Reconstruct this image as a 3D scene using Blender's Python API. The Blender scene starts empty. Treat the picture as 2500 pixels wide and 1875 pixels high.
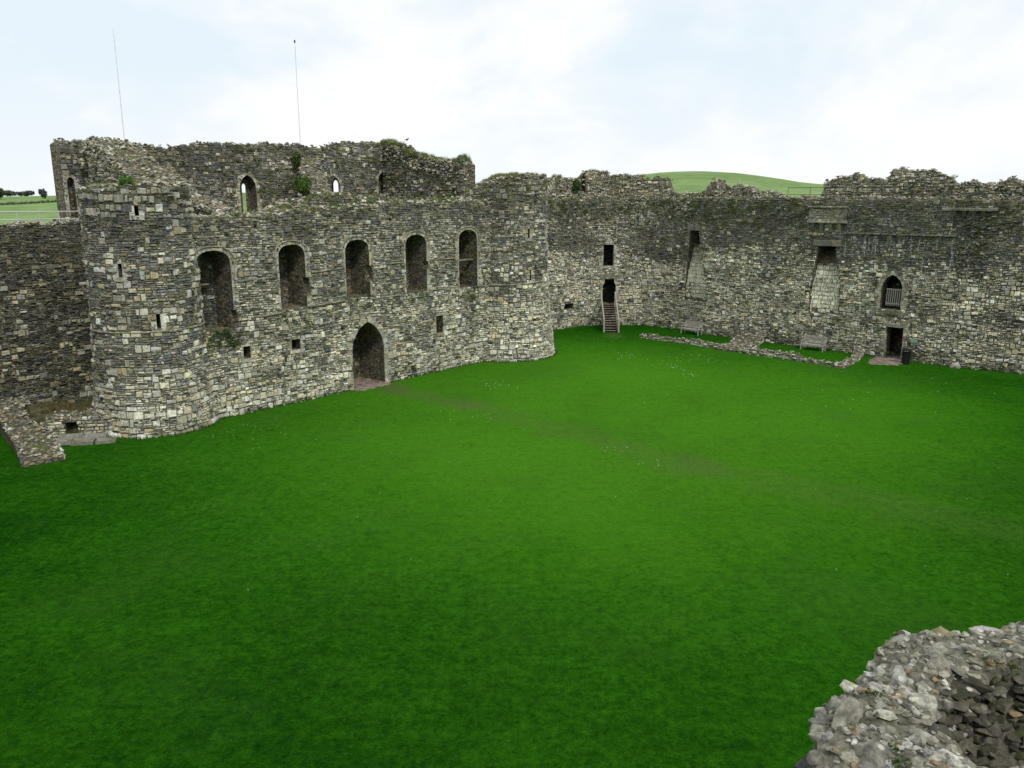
import bpy, bmesh, math, random
import numpy as np
from mathutils import Vector, noise as mnoise

random.seed(7)
SC = bpy.context.scene
COL = SC.collection
R_ = math.radians

# ------------------------------------------------------------------ basics
def tag(o, label=None, cat=None, group=None, kind=None):
    if label: o['label'] = label
    if cat: o['category'] = cat
    if group: o['group'] = group
    if kind: o['kind'] = kind
    return o

def empty(name, loc=(0, 0, 0), rz=0.0):
    o = bpy.data.objects.new(name, None)
    COL.objects.link(o)
    o.location = loc
    o.rotation_euler.z = rz
    o.empty_display_size = 0.3
    return o

def vnoise(x, y, seed=0, z=0.0):
    return mnoise.noise(Vector((x + seed * 17.3, y - seed * 9.1, z + seed * 3.7)))

# ------------------------------------------------------------------ mesh accumulator
class Acc:
    def __init__(s):
        s.v = []; s.c = []; s.m = []; s.n = 0
        s.f = {}          # (size, mat) -> list of int arrays
    def add(s, verts, faces, col, mask=(0, 0, 0), mat=0):
        """verts (N,3); faces list of index lists or dict size->array ; col (3,) or (N,3)"""
        v = np.asarray(verts, float).reshape(-1, 3)
        n = len(v)
        c = np.asarray(col, float)
        if c.ndim == 1: c = np.tile(c, (n, 1))
        k = np.asarray(mask, float)
        if k.ndim == 1: k = np.tile(k, (n, 1))
        s.v.append(v); s.c.append(c); s.m.append(k)
        if isinstance(faces, np.ndarray):
            s.f.setdefault((faces.shape[1], mat), []).append(faces + s.n)
        else:
            by = {}
            for f in faces: by.setdefault(len(f), []).append(f)
            for q, l in by.items():
                s.f.setdefault((q, mat), []).append(np.array(l) + s.n)
        s.n += n
    def box(s, c, sx, sy, sz, rz=0.0, col=(.3, .3, .3), mat=0, taper=0.0):
        c = np.array(c, float)
        pts = []
        for z, t in ((-.5, 1), (.5, 1 - taper)):
            for x, y in ((-.5, -.5), (.5, -.5), (.5, .5), (-.5, .5)):
                X = x * sx * t; Y = y * sy * t
                pts.append((c[0] + X * math.cos(rz) - Y * math.sin(rz), c[1] + X * math.sin(rz) + Y * math.cos(rz), c[2] + z * sz))
        s.add(pts, np.array([[0, 3, 2, 1], [4, 5, 6, 7], [0, 1, 5, 4], [1, 2, 6, 5], [2, 3, 7, 6], [3, 0, 4, 7]]), col, mat=mat)
    def bar(s, a, b, w, h=None, col=(.3, .3, .3), mat=0, n=4, w2=None):
        """prism from a to b"""
        a = Vector(a); b = Vector(b); d = (b - a).normalized()
        up = Vector((0, 0, 1)) if abs(d.z) < .95 else Vector((0, 1, 0))
        x = d.cross(up).normalized(); y = x.cross(d).normalized()
        h = h or w; w2 = 1.0 if w2 is None else w2
        pts = []
        for p, q in ((a, 1.0), (b, w2)):
            if n == 4:
                for i, j in ((-1, -1), (1, -1), (1, 1), (-1, 1)):
                    pts.append(tuple(p + x * (w * .5 * i * q) + y * (h * .5 * j * q)))
            else:
                for i in range(n):
                    t = 2 * math.pi * i / n
                    pts.append(tuple(p + x * (math.cos(t) * w * .5 * q) + y * (math.sin(t) * h * .5 * q)))
        f = [[i, (i + 1) % n, n + (i + 1) % n, n + i] for i in range(n)]
        f += [list(range(n))[::-1], list(range(n, 2 * n))]
        s.add(pts, f, col, mat=mat)
    def build(s, name, mats, parent=None, smooth=False):
        me = bpy.data.meshes.new(name)
        V = np.concatenate(s.v); C = np.concatenate(s.c); M = np.concatenate(s.m)
        loops = []; starts = []; tot = []; mi = []; pos = 0
        for (q, mat), arrs in s.f.items():
            a = np.concatenate(arrs).astype(np.int32)
            loops.append(a.ravel())
            k = len(a)
            starts.append(pos + np.arange(k) * q); tot.append(np.full(k, q)); mi.append(np.full(k, mat))
            pos += k * q
        L = np.concatenate(loops); S = np.concatenate(starts); T = np.concatenate(tot); MI = np.concatenate(mi)
        me.vertices.add(len(V)); me.vertices.foreach_set('co', V.astype(np.float32).ravel())
        me.loops.add(len(L)); me.loops.foreach_set('vertex_index', L.astype(np.int32))
        me.polygons.add(len(S)); me.polygons.foreach_set('loop_start', S.astype(np.int32)); me.polygons.foreach_set('loop_total', T.astype(np.int32))
        me.polygons.foreach_set('material_index', MI.astype(np.int32))
        me.polygons.foreach_set('use_smooth', np.full(len(S), smooth))
        for nm, arr in (('col', C), ('msk', M)):
            at = me.attributes.new(nm, 'FLOAT_COLOR', 'POINT')
            at.data.foreach_set('color', np.concatenate([arr, np.ones((len(arr), 1))], 1).astype(np.float32).ravel())
        me.update(calc_edges=True); me.validate()
        for m in (mats if isinstance(mats, (list, tuple)) else [mats]): me.materials.append(m)
        o = bpy.data.objects.new(name, me); COL.objects.link(o)
        if parent: o.parent = parent
        return o

# ------------------------------------------------------------------ materials
def nodes(name):
    m = bpy.data.materials.new(name); m.use_nodes = True
    nt = m.node_tree; b = nt.nodes['Principled BSDF']
    b.inputs['Specular IOR Level'].default_value = .25
    return m, nt, b
def N(nt, t, **k):
    n = nt.nodes.new(t)
    for a, v in k.items():
        if a in n.inputs.keys() if hasattr(n.inputs, 'keys') else False: n.inputs[a].default_value = v
        else: setattr(n, a, v)
    return n
def noise(nt, scale, detail=4, rough=.55, vec=None, dist=0.0):
    n = nt.nodes.new('ShaderNodeTexNoise')
    n.inputs['Scale'].default_value = scale; n.inputs['Detail'].default_value = detail
    n.inputs['Roughness'].default_value = rough; n.inputs['Distortion'].default_value = dist
    if vec: nt.links.new(vec, n.inputs['Vector'])
    return n.outputs['Fac']
def mathn(nt, op, a, b=None, c=None, clamp=False):
    n = nt.nodes.new('ShaderNodeMath'); n.operation = op; n.use_clamp = clamp
    for i, v in enumerate((a, b, c)):
        if v is None: continue
        if isinstance(v, (int, float)): n.inputs[i].default_value = v
        else: nt.links.new(v, n.inputs[i])
    return n.outputs[0]
def mixc(nt, fac, a, b, mode='MIX'):
    n = nt.nodes.new('ShaderNodeMix'); n.data_type = 'RGBA'; n.blend_type = mode
    for i, v in ((0, fac), (6, a), (7, b)):
        if isinstance(v, (int, float)): n.inputs[i].default_value = v
        elif isinstance(v, tuple): n.inputs[i].default_value = (*v, 1)
        else: nt.links.new(v, n.inputs[i])
    return n.outputs[2]
def ramp(nt, fac, lo, hi, a=0.0, b=1.0):
    n = nt.nodes.new('ShaderNodeMapRange'); n.interpolation_type = 'SMOOTHSTEP'
    nt.links.new(fac, n.inputs[0])
    for i, v in ((1, lo), (2, hi), (3, a), (4, b)): n.inputs[i].default_value = v
    return n.outputs[0]
def geo(nt): return nt.nodes.new('ShaderNodeNewGeometry')
def scalev(nt, vec, s):
    n = nt.nodes.new('ShaderNodeMapping'); n.inputs['Scale'].default_value = s
    nt.links.new(vec, n.inputs['Vector']); return n.outputs[0]
def sep(nt, v):
    n = nt.nodes.new('ShaderNodeSeparateXYZ'); nt.links.new(v, n.inputs[0]); return n.outputs
def bump(nt, b, h, strength=.5, dist=.05):
    n = nt.nodes.new('ShaderNodeBump'); n.inputs['Strength'].default_value = strength; n.inputs['Distance'].default_value = dist
    nt.links.new(h, n.inputs['Height']); nt.links.new(n.outputs[0], b.inputs['Normal'])

def stone_material(name, core=False, near=False):
    m, nt, b = nodes(name)
    g = geo(nt); P = g.outputs['Position']; Nz = sep(nt, g.outputs['Normal'])[2]
    at = nt.nodes.new('ShaderNodeAttribute'); at.attribute_name = 'col'
    mk = nt.nodes.new('ShaderNodeAttribute'); mk.attribute_name = 'msk'
    mc = nt.nodes.new('ShaderNodeSeparateColor'); nt.links.new(mk.outputs['Color'], mc.inputs[0])
    col = at.outputs['Color']
    fine = noise(nt, 9 if not near else 14, 8, .72, P)
    if core:
        # rough rubble core: flattened cells of stone bedded in mortar
        q = scalev(nt, P, (3.4, 3.4, 9.0))
        nq = nt.nodes.new('ShaderNodeTexNoise'); nq.inputs['Scale'].default_value = 1.1; nt.links.new(q, nq.inputs['Vector'])
        qq = mixc(nt, .12, q, nq.outputs['Color'], 'ADD')
        vo = nt.nodes.new('ShaderNodeTexVoronoi'); vo.inputs['Scale'].default_value = 1.0; nt.links.new(qq, vo.inputs['Vector'])
        ve = nt.nodes.new('ShaderNodeTexVoronoi'); ve.feature = 'DISTANCE_TO_EDGE'; ve.inputs['Scale'].default_value = 1.0; nt.links.new(qq, ve.inputs['Vector'])
        cs = nt.nodes.new('ShaderNodeSeparateColor'); nt.links.new(vo.outputs['Color'], cs.inputs[0])
        c1 = mixc(nt, cs.outputs[0], (.085, .082, .07), (.30, .28, .215))
        c1 = mixc(nt, ramp(nt, cs.outputs[1], .82, .86), c1, (.36, .28, .16))
        edge = ramp(nt, ve.outputs['Distance'], .02, .12)
        col = mixc(nt, edge, (.075, .068, .055), c1)
        hcell = mathn(nt, 'MULTIPLY', edge, mathn(nt, 'ADD', cs.outputs[2], .4))
    # tonal grain inside every stone
    col = mixc(nt, 1.0, col, mixc(nt, ramp(nt, fine, .3, .72), (.42, .42, .42) if near else (.52, .52, .53), (1.5, 1.48, 1.42) if near else (1.36, 1.34, 1.29)), 'MULTIPLY')
    # weather staining, metres across, drawn out downwards by run-off
    big = noise(nt, .55, 5, .6, scalev(nt, P, (1, 1, .45)))
    run = noise(nt, 1.0, 4, .6, scalev(nt, P, (2.4, 2.4, .28)))
    st = mathn(nt, 'ADD', mathn(nt, 'MULTIPLY', mc.outputs[2], .42), mathn(nt, 'ADD', mathn(nt, 'MULTIPLY', big, .6), mathn(nt, 'MULTIPLY', run, .5)))
    stf = ramp(nt, st, .60, .92)
    col = mixc(nt, mathn(nt, 'MULTIPLY', stf, .72), col, mixc(nt, .38, (.042, .042, .038), col), 'MIX')
    # pale lichen freckles
    vl = nt.nodes.new('ShaderNodeTexVoronoi'); vl.inputs['Scale'].default_value = 5.0 if not near else 9.0; nt.links.new(P, vl.inputs['Vector'])
    ln = noise(nt, 1.3, 3, .6, P)
    lf = mathn(nt, 'MULTIPLY', ramp(nt, vl.outputs['Distance'], .24 if near else .3, .17 if near else .12), ramp(nt, ln, .53 if near else .56, .58 if near else .62))
    col = mixc(nt, mathn(nt, 'MULTIPLY', lf, .8 if near else .45), col, (.62, .61, .56) if near else (.46, .46, .40))
    # lime run-off under the ledge
    sx = noise(nt, 1.0, 3, .7, scalev(nt, P, (4.0, 4.0, .28)))
    sf = mathn(nt, 'MULTIPLY', ramp(nt, sx, .53, .59), mc.outputs[0], clamp=True)
    col = mixc(nt, mathn(nt, 'MULTIPLY', sf, .8), col, (.62, .62, .58))
    # moss where surfaces face up, and in masked patches
    mn = noise(nt, 1.7, 5, .65, P)
    up = mathn(nt, 'MULTIPLY', ramp(nt, Nz, .35, .8), ramp(nt, mn, .47, .60))
    mf = mathn(nt, 'ADD', mathn(nt, 'MULTIPLY', up, .55 if near else .85), mathn(nt, 'MULTIPLY', mc.outputs[1], ramp(nt, mn, .46, .62)), clamp=True)
    if near: mf = mathn(nt, 'MULTIPLY', mf, .35)
    mossc = mixc(nt, fine, (.035, .06, .012), (.17, .19, .05))
    col = mixc(nt, mathn(nt, 'MULTIPLY', mf, .8), col, mossc)
    nt.links.new(col, b.inputs['Base Color'])
    b.inputs['Roughness'].default_value = .9
    h = noise(nt, 22 if not near else 30, 6, .65, P)
    h2 = noise(nt, 5, 4, .6, P)
    hh = mathn(nt, 'ADD', mathn(nt, 'MULTIPLY', h, .4), h2)
    if core: hh = mathn(nt, 'ADD', hh, mathn(nt, 'MULTIPLY', hcell, 1.6))
    bump(nt, b, hh, .8, .05 if not near else .03)
    return m

STONE = stone_material('wall_stone')
CORE = stone_material('rubble_core', core=True)
NEAR = stone_material('near_stone', near=True)

def simple(name, c, rough=.7, var=.25, scale=6, metal=0.0, stretch=(1, 1, 1)):
    m, nt, b = nodes(name)
    g = nt.nodes.new('ShaderNodeTexCoord')
    f = noise(nt, scale, 5, .6, scalev(nt, g.outputs['Object'], stretch))
    a = tuple(x * (1 - var) for x in c); d = tuple(min(1, x * (1 + var)) for x in c)
    nt.links.new(mixc(nt, ramp(nt, f, .3, .7), a, d), b.inputs['Base Color'])
    b.inputs['Roughness'].default_value = rough; b.inputs['Metallic'].default_value = metal
    bump(nt, b, f, .2, .01)
    return m
WOOD = simple('weathered_oak', (.40, .385, .335), .8, .35, 9, stretch=(1, 1, 6))
WOODD = simple('dark_tread_wood', (.17, .14, .115), .85, .35, 7)
GAPDARK = simple('stair_gap_shade', (.035, .03, .025), .9, .3, 7)
METAL = simple('galvanised_steel', (.55, .57, .57), .5, .15, 12, .3)
GREENP = simple('green_railing_paint', (.02, .05, .035), .6, .2, 8)
BLACKP = simple('black_bin_plastic', (.014, .014, .015), .5, .3, 8)
POLEM = simple('mast_paint', (.78, .78, .80), .5, .15, 5)
SIGNM = simple('sign_green', (.10, .26, .17), .5, .12, 20)
SIGNW = simple('sign_cream', (.55, .62, .52), .5, .08, 20)
PAVE = simple('worn_paving', (.27, .215, .18), .9, .35, 2.2)
EARTH = simple('dry_turf', (.075, .07, .035), .95, .7, 2.6)
BIRDM = simple('dark_feathers', (.02, .02, .025), .6, .2, 20)
BARK = simple('bark', (.08, .06, .045), .9, .3, 12)

def leaf_material():
    m, nt, b = nodes('leaf_green')
    at = nt.nodes.new('ShaderNodeAttribute'); at.attribute_name = 'col'
    nt.links.new(at.outputs['Color'], b.inputs['Base Color'])
    b.inputs['Roughness'].default_value = .7
    return m
LEAF = leaf_material()

def grass_material():
    m, nt, b = nodes('lawn_grass')
    g = geo(nt); P = g.outputs['Position']; X, Y, Z = sep(nt, P)
    big = noise(nt, .05, 3, .5, P)
    mid = noise(nt, .30, 4, .55, P, .3)
    med = noise(nt, 1.3, 4, .6, P)
    sm = noise(nt, 5.5, 5, .75, P)
    fi = noise(nt, 24, 4, .85, P)
    s2 = noise(nt, 2.6, 4, .7, P, .5)
    t = mathn(nt, 'ADD', mathn(nt, 'MULTIPLY', big, .55), mathn(nt, 'MULTIPLY', mid, .38))
    t = mathn(nt, 'ADD', t, mathn(nt, 'MULTIPLY', med, .24))
    t = mathn(nt, 'ADD', t, mathn(nt, 'MULTIPLY', s2, .42))
    t = mathn(nt, 'ADD', t, mathn(nt, 'MULTIPLY', sm, .80))
    t = mathn(nt, 'ADD', t, mathn(nt, 'MULTIPLY', fi, .70))
    # drier, yellower middle; the fall-off of light to the edges is painted in too
    cx_ = mathn(nt, 'DIVIDE', mathn(nt, 'SUBTRACT', X, 5.0), 24.0); cy_ = mathn(nt, 'DIVIDE', mathn(nt, 'SUBTRACT', Y, 46.0), 26.0)
    dr = mathn(nt, 'ADD', mathn(nt, 'MULTIPLY', cx_, cx_), mathn(nt, 'MULTIPLY', cy_, cy_))
    dry_light = ramp(nt, mathn(nt, 'ADD', dr, mathn(nt, 'MULTIPLY', mathn(nt, 'SUBTRACT', mid, .5), 1.2)), 1.3, .0)
    t = mathn(nt, 'ADD', t, mathn(nt, 'MULTIPLY', dry_light, .36))
    t = ramp(nt, t, 1.22, 2.14)
    c = mixc(nt, t, (.004, .046, .003), (.056, .238, .009))
    c = mixc(nt, mathn(nt, 'MULTIPLY', dry_light, .42), c, mixc(nt, t, (.016, .070, .006), (.105, .270, .020)))
    cl = noise(nt, .14, 4, .6, P, .4)
    c = mixc(nt, mathn(nt, 'MULTIPLY', ramp(nt, cl, .50, .66), .22), c, (.040, .110, .018))
    st = noise(nt, 16, 2, .9, P)
    c = mixc(nt, mathn(nt, 'MULTIPLY', ramp(nt, st, .62, .72), .45), c, (.16, .20, .05))
    # worn line trodden from the passage across the lawn
    def seg(ax, ay, bx, by, w):
        dx, dy = bx - ax, by - ay; L2 = dx * dx + dy * dy
        px = mathn(nt, 'SUBTRACT', X, ax); py = mathn(nt, 'SUBTRACT', Y, ay)
        tt = mathn(nt, 'DIVIDE', mathn(nt, 'ADD', mathn(nt, 'MULTIPLY', px, dx), mathn(nt, 'MULTIPLY', py, dy)), L2, clamp=True)
        ex = mathn(nt, 'SUBTRACT', px, mathn(nt, 'MULTIPLY', tt, dx)); ey = mathn(nt, 'SUBTRACT', py, mathn(nt, 'MULTIPLY', tt, dy))
        d = mathn(nt, 'SQRT', mathn(nt, 'ADD', mathn(nt, 'MULTIPLY', ex, ex), mathn(nt, 'MULTIPLY', ey, ey)))
        d = mathn(nt, 'ADD', d, mathn(nt, 'MULTIPLY', mathn(nt, 'SUBTRACT', mid, .5), w * 1.6))
        return mathn(nt, 'MULTIPLY', ramp(nt, d, w, w * .1), 1.0)
    w1 = mathn(nt, 'MULTIPLY', seg(-8.9, 53.2, -7.2, 50.6, 1.5), .8)
    w2 = mathn(nt, 'MULTIPLY', seg(-7.6, 51, -2.4, 46.5, 1.7), .42)
    w3 = mathn(nt, 'MULTIPLY', seg(-2.4, 46.5, 8.5, 35.5, 2.2), .30)
    w4 = mathn(nt, 'MULTIPLY', seg(9.2, 73.2, 9.2, 71.4, 1.1), .5)
    w5 = mathn(nt, 'MULTIPLY', seg(8.5, 35.5, 18, 28.5, 2.4), .22)
    w = mathn(nt, 'ADD', mathn(nt, 'ADD', w1, w2), mathn(nt, 'ADD', mathn(nt, 'ADD', w3, w5), w4), clamp=True)
    w = mathn(nt, 'MULTIPLY', w, ramp(nt, sm, .25, .6))
    c = mixc(nt, w, c, (.11, .14, .045))
    # bare scuffs
    v = nt.nodes.new('ShaderNodeTexVoronoi'); v.inputs['Scale'].default_value = .09; nt.links.new(P, v.inputs['Vector'])
    sc = ramp(nt, v.outputs['Distance'], .035, .015)
    c = mixc(nt, mathn(nt, 'MULTIPLY', sc, .6), c, (.13, .085, .05))
    nt.links.new(c, b.inputs['Base Color']); b.inputs['Roughness'].default_value = .95
    b.inputs['Specular IOR Level'].default_value = .0
    h = mathn(nt, 'ADD', mathn(nt, 'MULTIPLY', sm, .7), mathn(nt, 'MULTIPLY', fi, .6))
    bump(nt, b, h, 1.0, .10)
    return m
GRASS = grass_material()

def field_material():
    m, nt, b = nodes('field_grass')
    g = geo(nt); P = g.outputs['Position']
    a = noise(nt, .012, 4, .5, P); c2 = noise(nt, .11, 5, .65, scalev(nt, P, (1, 1, 3)))
    t = ramp(nt, mathn(nt, 'ADD', mathn(nt, 'MULTIPLY', a, .5), mathn(nt, 'MULTIPLY', c2, .5)), .35, .65)
    c = mixc(nt, t, (.140, .215, .085), (.235, .335, .135))
    nt.links.new(c, b.inputs['Base Color']); b.inputs['Roughness'].default_value = 1.0
    b.inputs['Specular IOR Level'].default_value = .0
    return m
FIELD = field_material()

# ------------------------------------------------------------------ walls: a path on plan swept upwards
F0 = np.array([-16.23, 44.0]); TH = R_(49.07)
DU = np.array([math.cos(TH), math.sin(TH)]); NU = np.array([DU[1], -DU[0]])
def fk(u, k): return F0 + u * DU - k * NU     # gatehouse plan: u along the front, k metres behind it

class Path:
    def __init__(s, pts, u0=0.0, batter=None, dense=.25, smooth=0):
        pts = np.asarray(pts, float)
        seg = np.hypot(*np.diff(pts, axis=0).T); S = np.concatenate([[0], np.cumsum(seg)])
        n = max(2, int(S[-1] / dense) + 1); t = np.linspace(0, S[-1], n)
        X = np.interp(t, S, pts[:, 0]); Y = np.interp(t, S, pts[:, 1])
        if smooth:
            for _ in range(smooth):
                X[1:-1] = (X[:-2] + X[1:-1] * 2 + X[2:]) / 4; Y[1:-1] = (Y[:-2] + Y[1:-1] * 2 + Y[2:]) / 4
        dx = np.gradient(X); dy = np.gradient(Y); L = np.hypot(dx, dy); dx /= L; dy /= L
        s.t = t + u0; s.X = X; s.Y = Y; s.nx = dy; s.ny = -dx
        s.bat = batter or (lambda z: np.zeros_like(np.asarray(z, float)))
        s.u0 = u0; s.u1 = u0 + S[-1]
    def at(s, u, z, d=0.0):
        u = np.asarray(u, float); z = np.asarray(z, float)
        nx = np.interp(u, s.t, s.nx); ny = np.interp(u, s.t, s.ny)
        q = np.asarray(d, float) + s.bat(z)
        return np.stack([np.interp(u, s.t, s.X) + nx * q, np.interp(u, s.t, s.Y) + ny * q, z + 0 * u], -1)

def profile(pts, rough=.12, seed=0, step=.45):
    """height along the wall: the given breakpoints plus broken masonry steps"""
    xs = np.array([p[0] for p in pts]); zs = np.array([p[1] for p in pts])
    def f(u):
        u = np.asarray(u, float)
        b = np.interp(u, xs, zs)
        k = np.floor(u / step)
        r = np.sin(k * 12.9898 + seed * 78.233) * 43758.5453
        r2 = np.sin(np.floor(u / (step * 3.1)) * 39.425 + seed * 11.1) * 24634.633
        return b + ((r - np.floor(r)) - .5) * rough * 1.3 + ((r2 - np.floor(r2)) - .5) * rough * 1.1
    return f

def outline(l, r, zb, zt, kind='rect', n=12):
    w = r - l; c = (l + r) / 2
    if kind == 'rect': return [(l, zb), (l, zt), (r, zt), (r, zb)]
    if kind == 'shoulder': return [(l, zb), (l, zt - .35), (l + .12, zt - .12), (l + .12, zt), (r - .12, zt), (r - .12, zt - .12), (r, zt - .35), (r, zb)]
    pts = [(l, zb)]
    if kind == 'round':
        rise = w * .40
        for i in range(n + 1):
            a = math.pi * (1 - i / n)
            x = math.copysign(abs(math.cos(a)) ** .8, math.cos(a))
            pts.append((c + x * w / 2, zt - rise + rise * math.sin(a) ** .85 if 0 < i < n else zt - rise))
    if kind == 'point':
        rise = w * .72; zs = zt - rise
        # two arcs struck from beyond the far springing
        Rr = (rise * rise + w * w / 4) / w
        m = n // 2
        amax = math.atan2(rise, Rr - w / 2)
        for i in range(m + 1):
            a = amax * i / m
            pts.append((l + Rr - Rr * math.cos(a), zs + Rr * math.sin(a)))
        for i in range(m - 1, -1, -1):
            a = amax * i / m
            pts.append((r - Rr + Rr * math.cos(a), zs + Rr * math.sin(a)))
    pts.append((r, zb))
    return pts

def inside(poly, x, z):
    c = False; j = len(poly) - 1
    for i in range(len(poly)):
        xi, zi = poly[i]; xj, zj = poly[j]
        if (zi > z) != (zj > z) and x < (xj - xi) * (z - zi) / (zj - zi) + xi: c = not c
        j = i
    return c

class Opening:
    def __init__(s, poly, depth, room=None):
        s.poly = poly; s.depth = depth if callable(depth) else (lambda z, d=depth: d)
        s.room = room
        xs = [p[0] for p in poly]; zs = [p[1] for p in poly]
        s.b = (min(xs), max(xs), min(zs), max(zs))

def solid(path, zb, top, T, openings=(), du=.3):
    """closed swept solid with the openings cut out; returns (verts, faces)"""
    us = np.linspace(path.u0, path.u1, max(2, int((path.u1 - path.u0) / du) + 1))
    tops = top(us)
    levels = [zb] + [z for z in np.arange(0.9, 11, 1.5) if z > zb + .3 and z < tops.min() - .3]
    V = []; nL = len(levels) + 1; nU = len(us)
    for side in (0, 1):
        for i, u in enumerate(us):
            for z in levels + [tops[i]]:
                V.append(path.at(u, z, 0.0) if side == 0 else path.at(u, z, -T))
    V = np.array(V)
    idx = lambda s, i, j: s * nU * nL + i * nL + j
    F = []
    for i in range(nU - 1):
        for j in range(nL - 1):
            F.append([idx(0, i, j), idx(0, i + 1, j), idx(0, i + 1, j + 1), idx(0, i, j + 1)])
            F.append([idx(1, i + 1, j), idx(1, i, j), idx(1, i, j + 1), idx(1, i + 1, j + 1)])
        F.append([idx(0, i, nL - 1), idx(0, i + 1, nL - 1), idx(1, i + 1, nL - 1), idx(1, i, nL - 1)])
        F.append([idx(0, i + 1, 0), idx(0, i, 0), idx(1, i, 0), idx(1, i + 1, 0)])
    for j in range(nL - 1):
        F.append([idx(1, 0, j), idx(0, 0, j), idx(0, 0, j + 1), idx(1, 0, j + 1)])
        F.append([idx(0, nU - 1, j), idx(1, nU - 1, j), idx(1, nU - 1, j + 1), idx(0, nU - 1, j + 1)])
    if not openings: return V, F
    me = bpy.data.meshes.new('tmp'); me.from_pydata([tuple(v) for v in V], [], F)
    ob = bpy.data.objects.new('tmp', me); COL.objects.link(ob)
    cut = []
    def prism(poly, d0, dfun, shear=0.0):
        n = len(poly)
        a = [tuple(path.at(u, z, d0)) for u, z in poly]
        b = [tuple(path.at(u + shear, z, -dfun(z))) for u, z in poly]
        f = [list(range(n)), list(range(n, 2 * n))[::-1]]
        f += [[(i + 1) % n, i, n + i, n + (i + 1) % n] for i in range(n)]
        m = bpy.data.meshes.new('cut'); m.from_pydata(a + b, [], f)
        bm = bmesh.new(); bm.from_mesh(m); bmesh.ops.recalc_face_normals(bm, faces=bm.faces); bmesh.ops.triangulate(bm, faces=bm.faces[:]); bm.to_mesh(m); bm.free()
        c = bpy.data.objects.new('cut', m); COL.objects.link(c); cut.append(c)
        md = ob.modifiers.new('b', 'BOOLEAN'); md.operation = 'DIFFERENCE'; md.solver = 'EXACT'; md.object = c
    for o in openings:
        prism(o.poly, getattr(o, 'd0', .9), o.depth, getattr(o, 'shear', 0.0))
        if o.room:
            g, h, d0, d1 = o.room
            prism([(o.b[0] - g, o.b[2] - .02), (o.b[0] - g, o.b[3] + h), (o.b[1] + g, o.b[3] + h), (o.b[1] + g, o.b[2] - .02)], -d0, lambda z: d1)
    dg = bpy.context.evaluated_depsgraph_get()
    ev = ob.evaluated_get(dg); m2 = bpy.data.meshes.new_from_object(ev)
    V = np.array([v.co[:] for v in m2.vertices]); F = [list(p.vertices) for p in m2.polygons]
    for c in cut: bpy.data.objects.remove(c)
    bpy.data.objects.remove(ob)
    return V, F

# stone colours (albedo)
SLATE = np.array((.092, .096, .096)); GREY = np.array((.265, .26, .232)); PALE = np.array((.53, .515, .455))
OCHRE = np.array((.44, .38, .25)); BROWN = np.array((.155, .135, .105)); OLIVE = np.array((.20, .19, .12)); BUFF = np.array((.47, .435, .335))
WHITE = np.array((.68, .68, .62))
def pick(rng, pal):
    r = rng.random(); s = 0
    for w, c in pal:
        s += w
        if r < s: break
    return c * rng.uniform(.70, 1.24) * np.array((1, rng.uniform(.97, 1.03), rng.uniform(.92, 1.08)))
THIN_D = [(.42, SLATE * 1.25), (.32, GREY * .75), (.12, OLIVE), (.10, BROWN), (.04, BUFF * .8)]
THIN_M = [(.20, SLATE), (.42, GREY), (.10, OLIVE), (.08, BROWN), (.16, BUFF * .85), (.04, PALE * .8)]
def below(r, z, z0, w=1.6): return r.random() < min(1.0, max(0.0, (z0 - z) / w + .5))
THIN_L = [(.05, SLATE), (.27, GREY), (.38, BUFF), (.20, PALE * .9), (.06, OCHRE), (.04, BROWN)]
BLK = [(.48, PALE * .92), (.26, BUFF), (.12, OCHRE), (.06, WHITE * .9), (.08, GREY)]
BLKD = [(.25, PALE), (.35, BUFF), (.18, OCHRE), (.14, GREY), (.08, OLIVE)]

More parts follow.
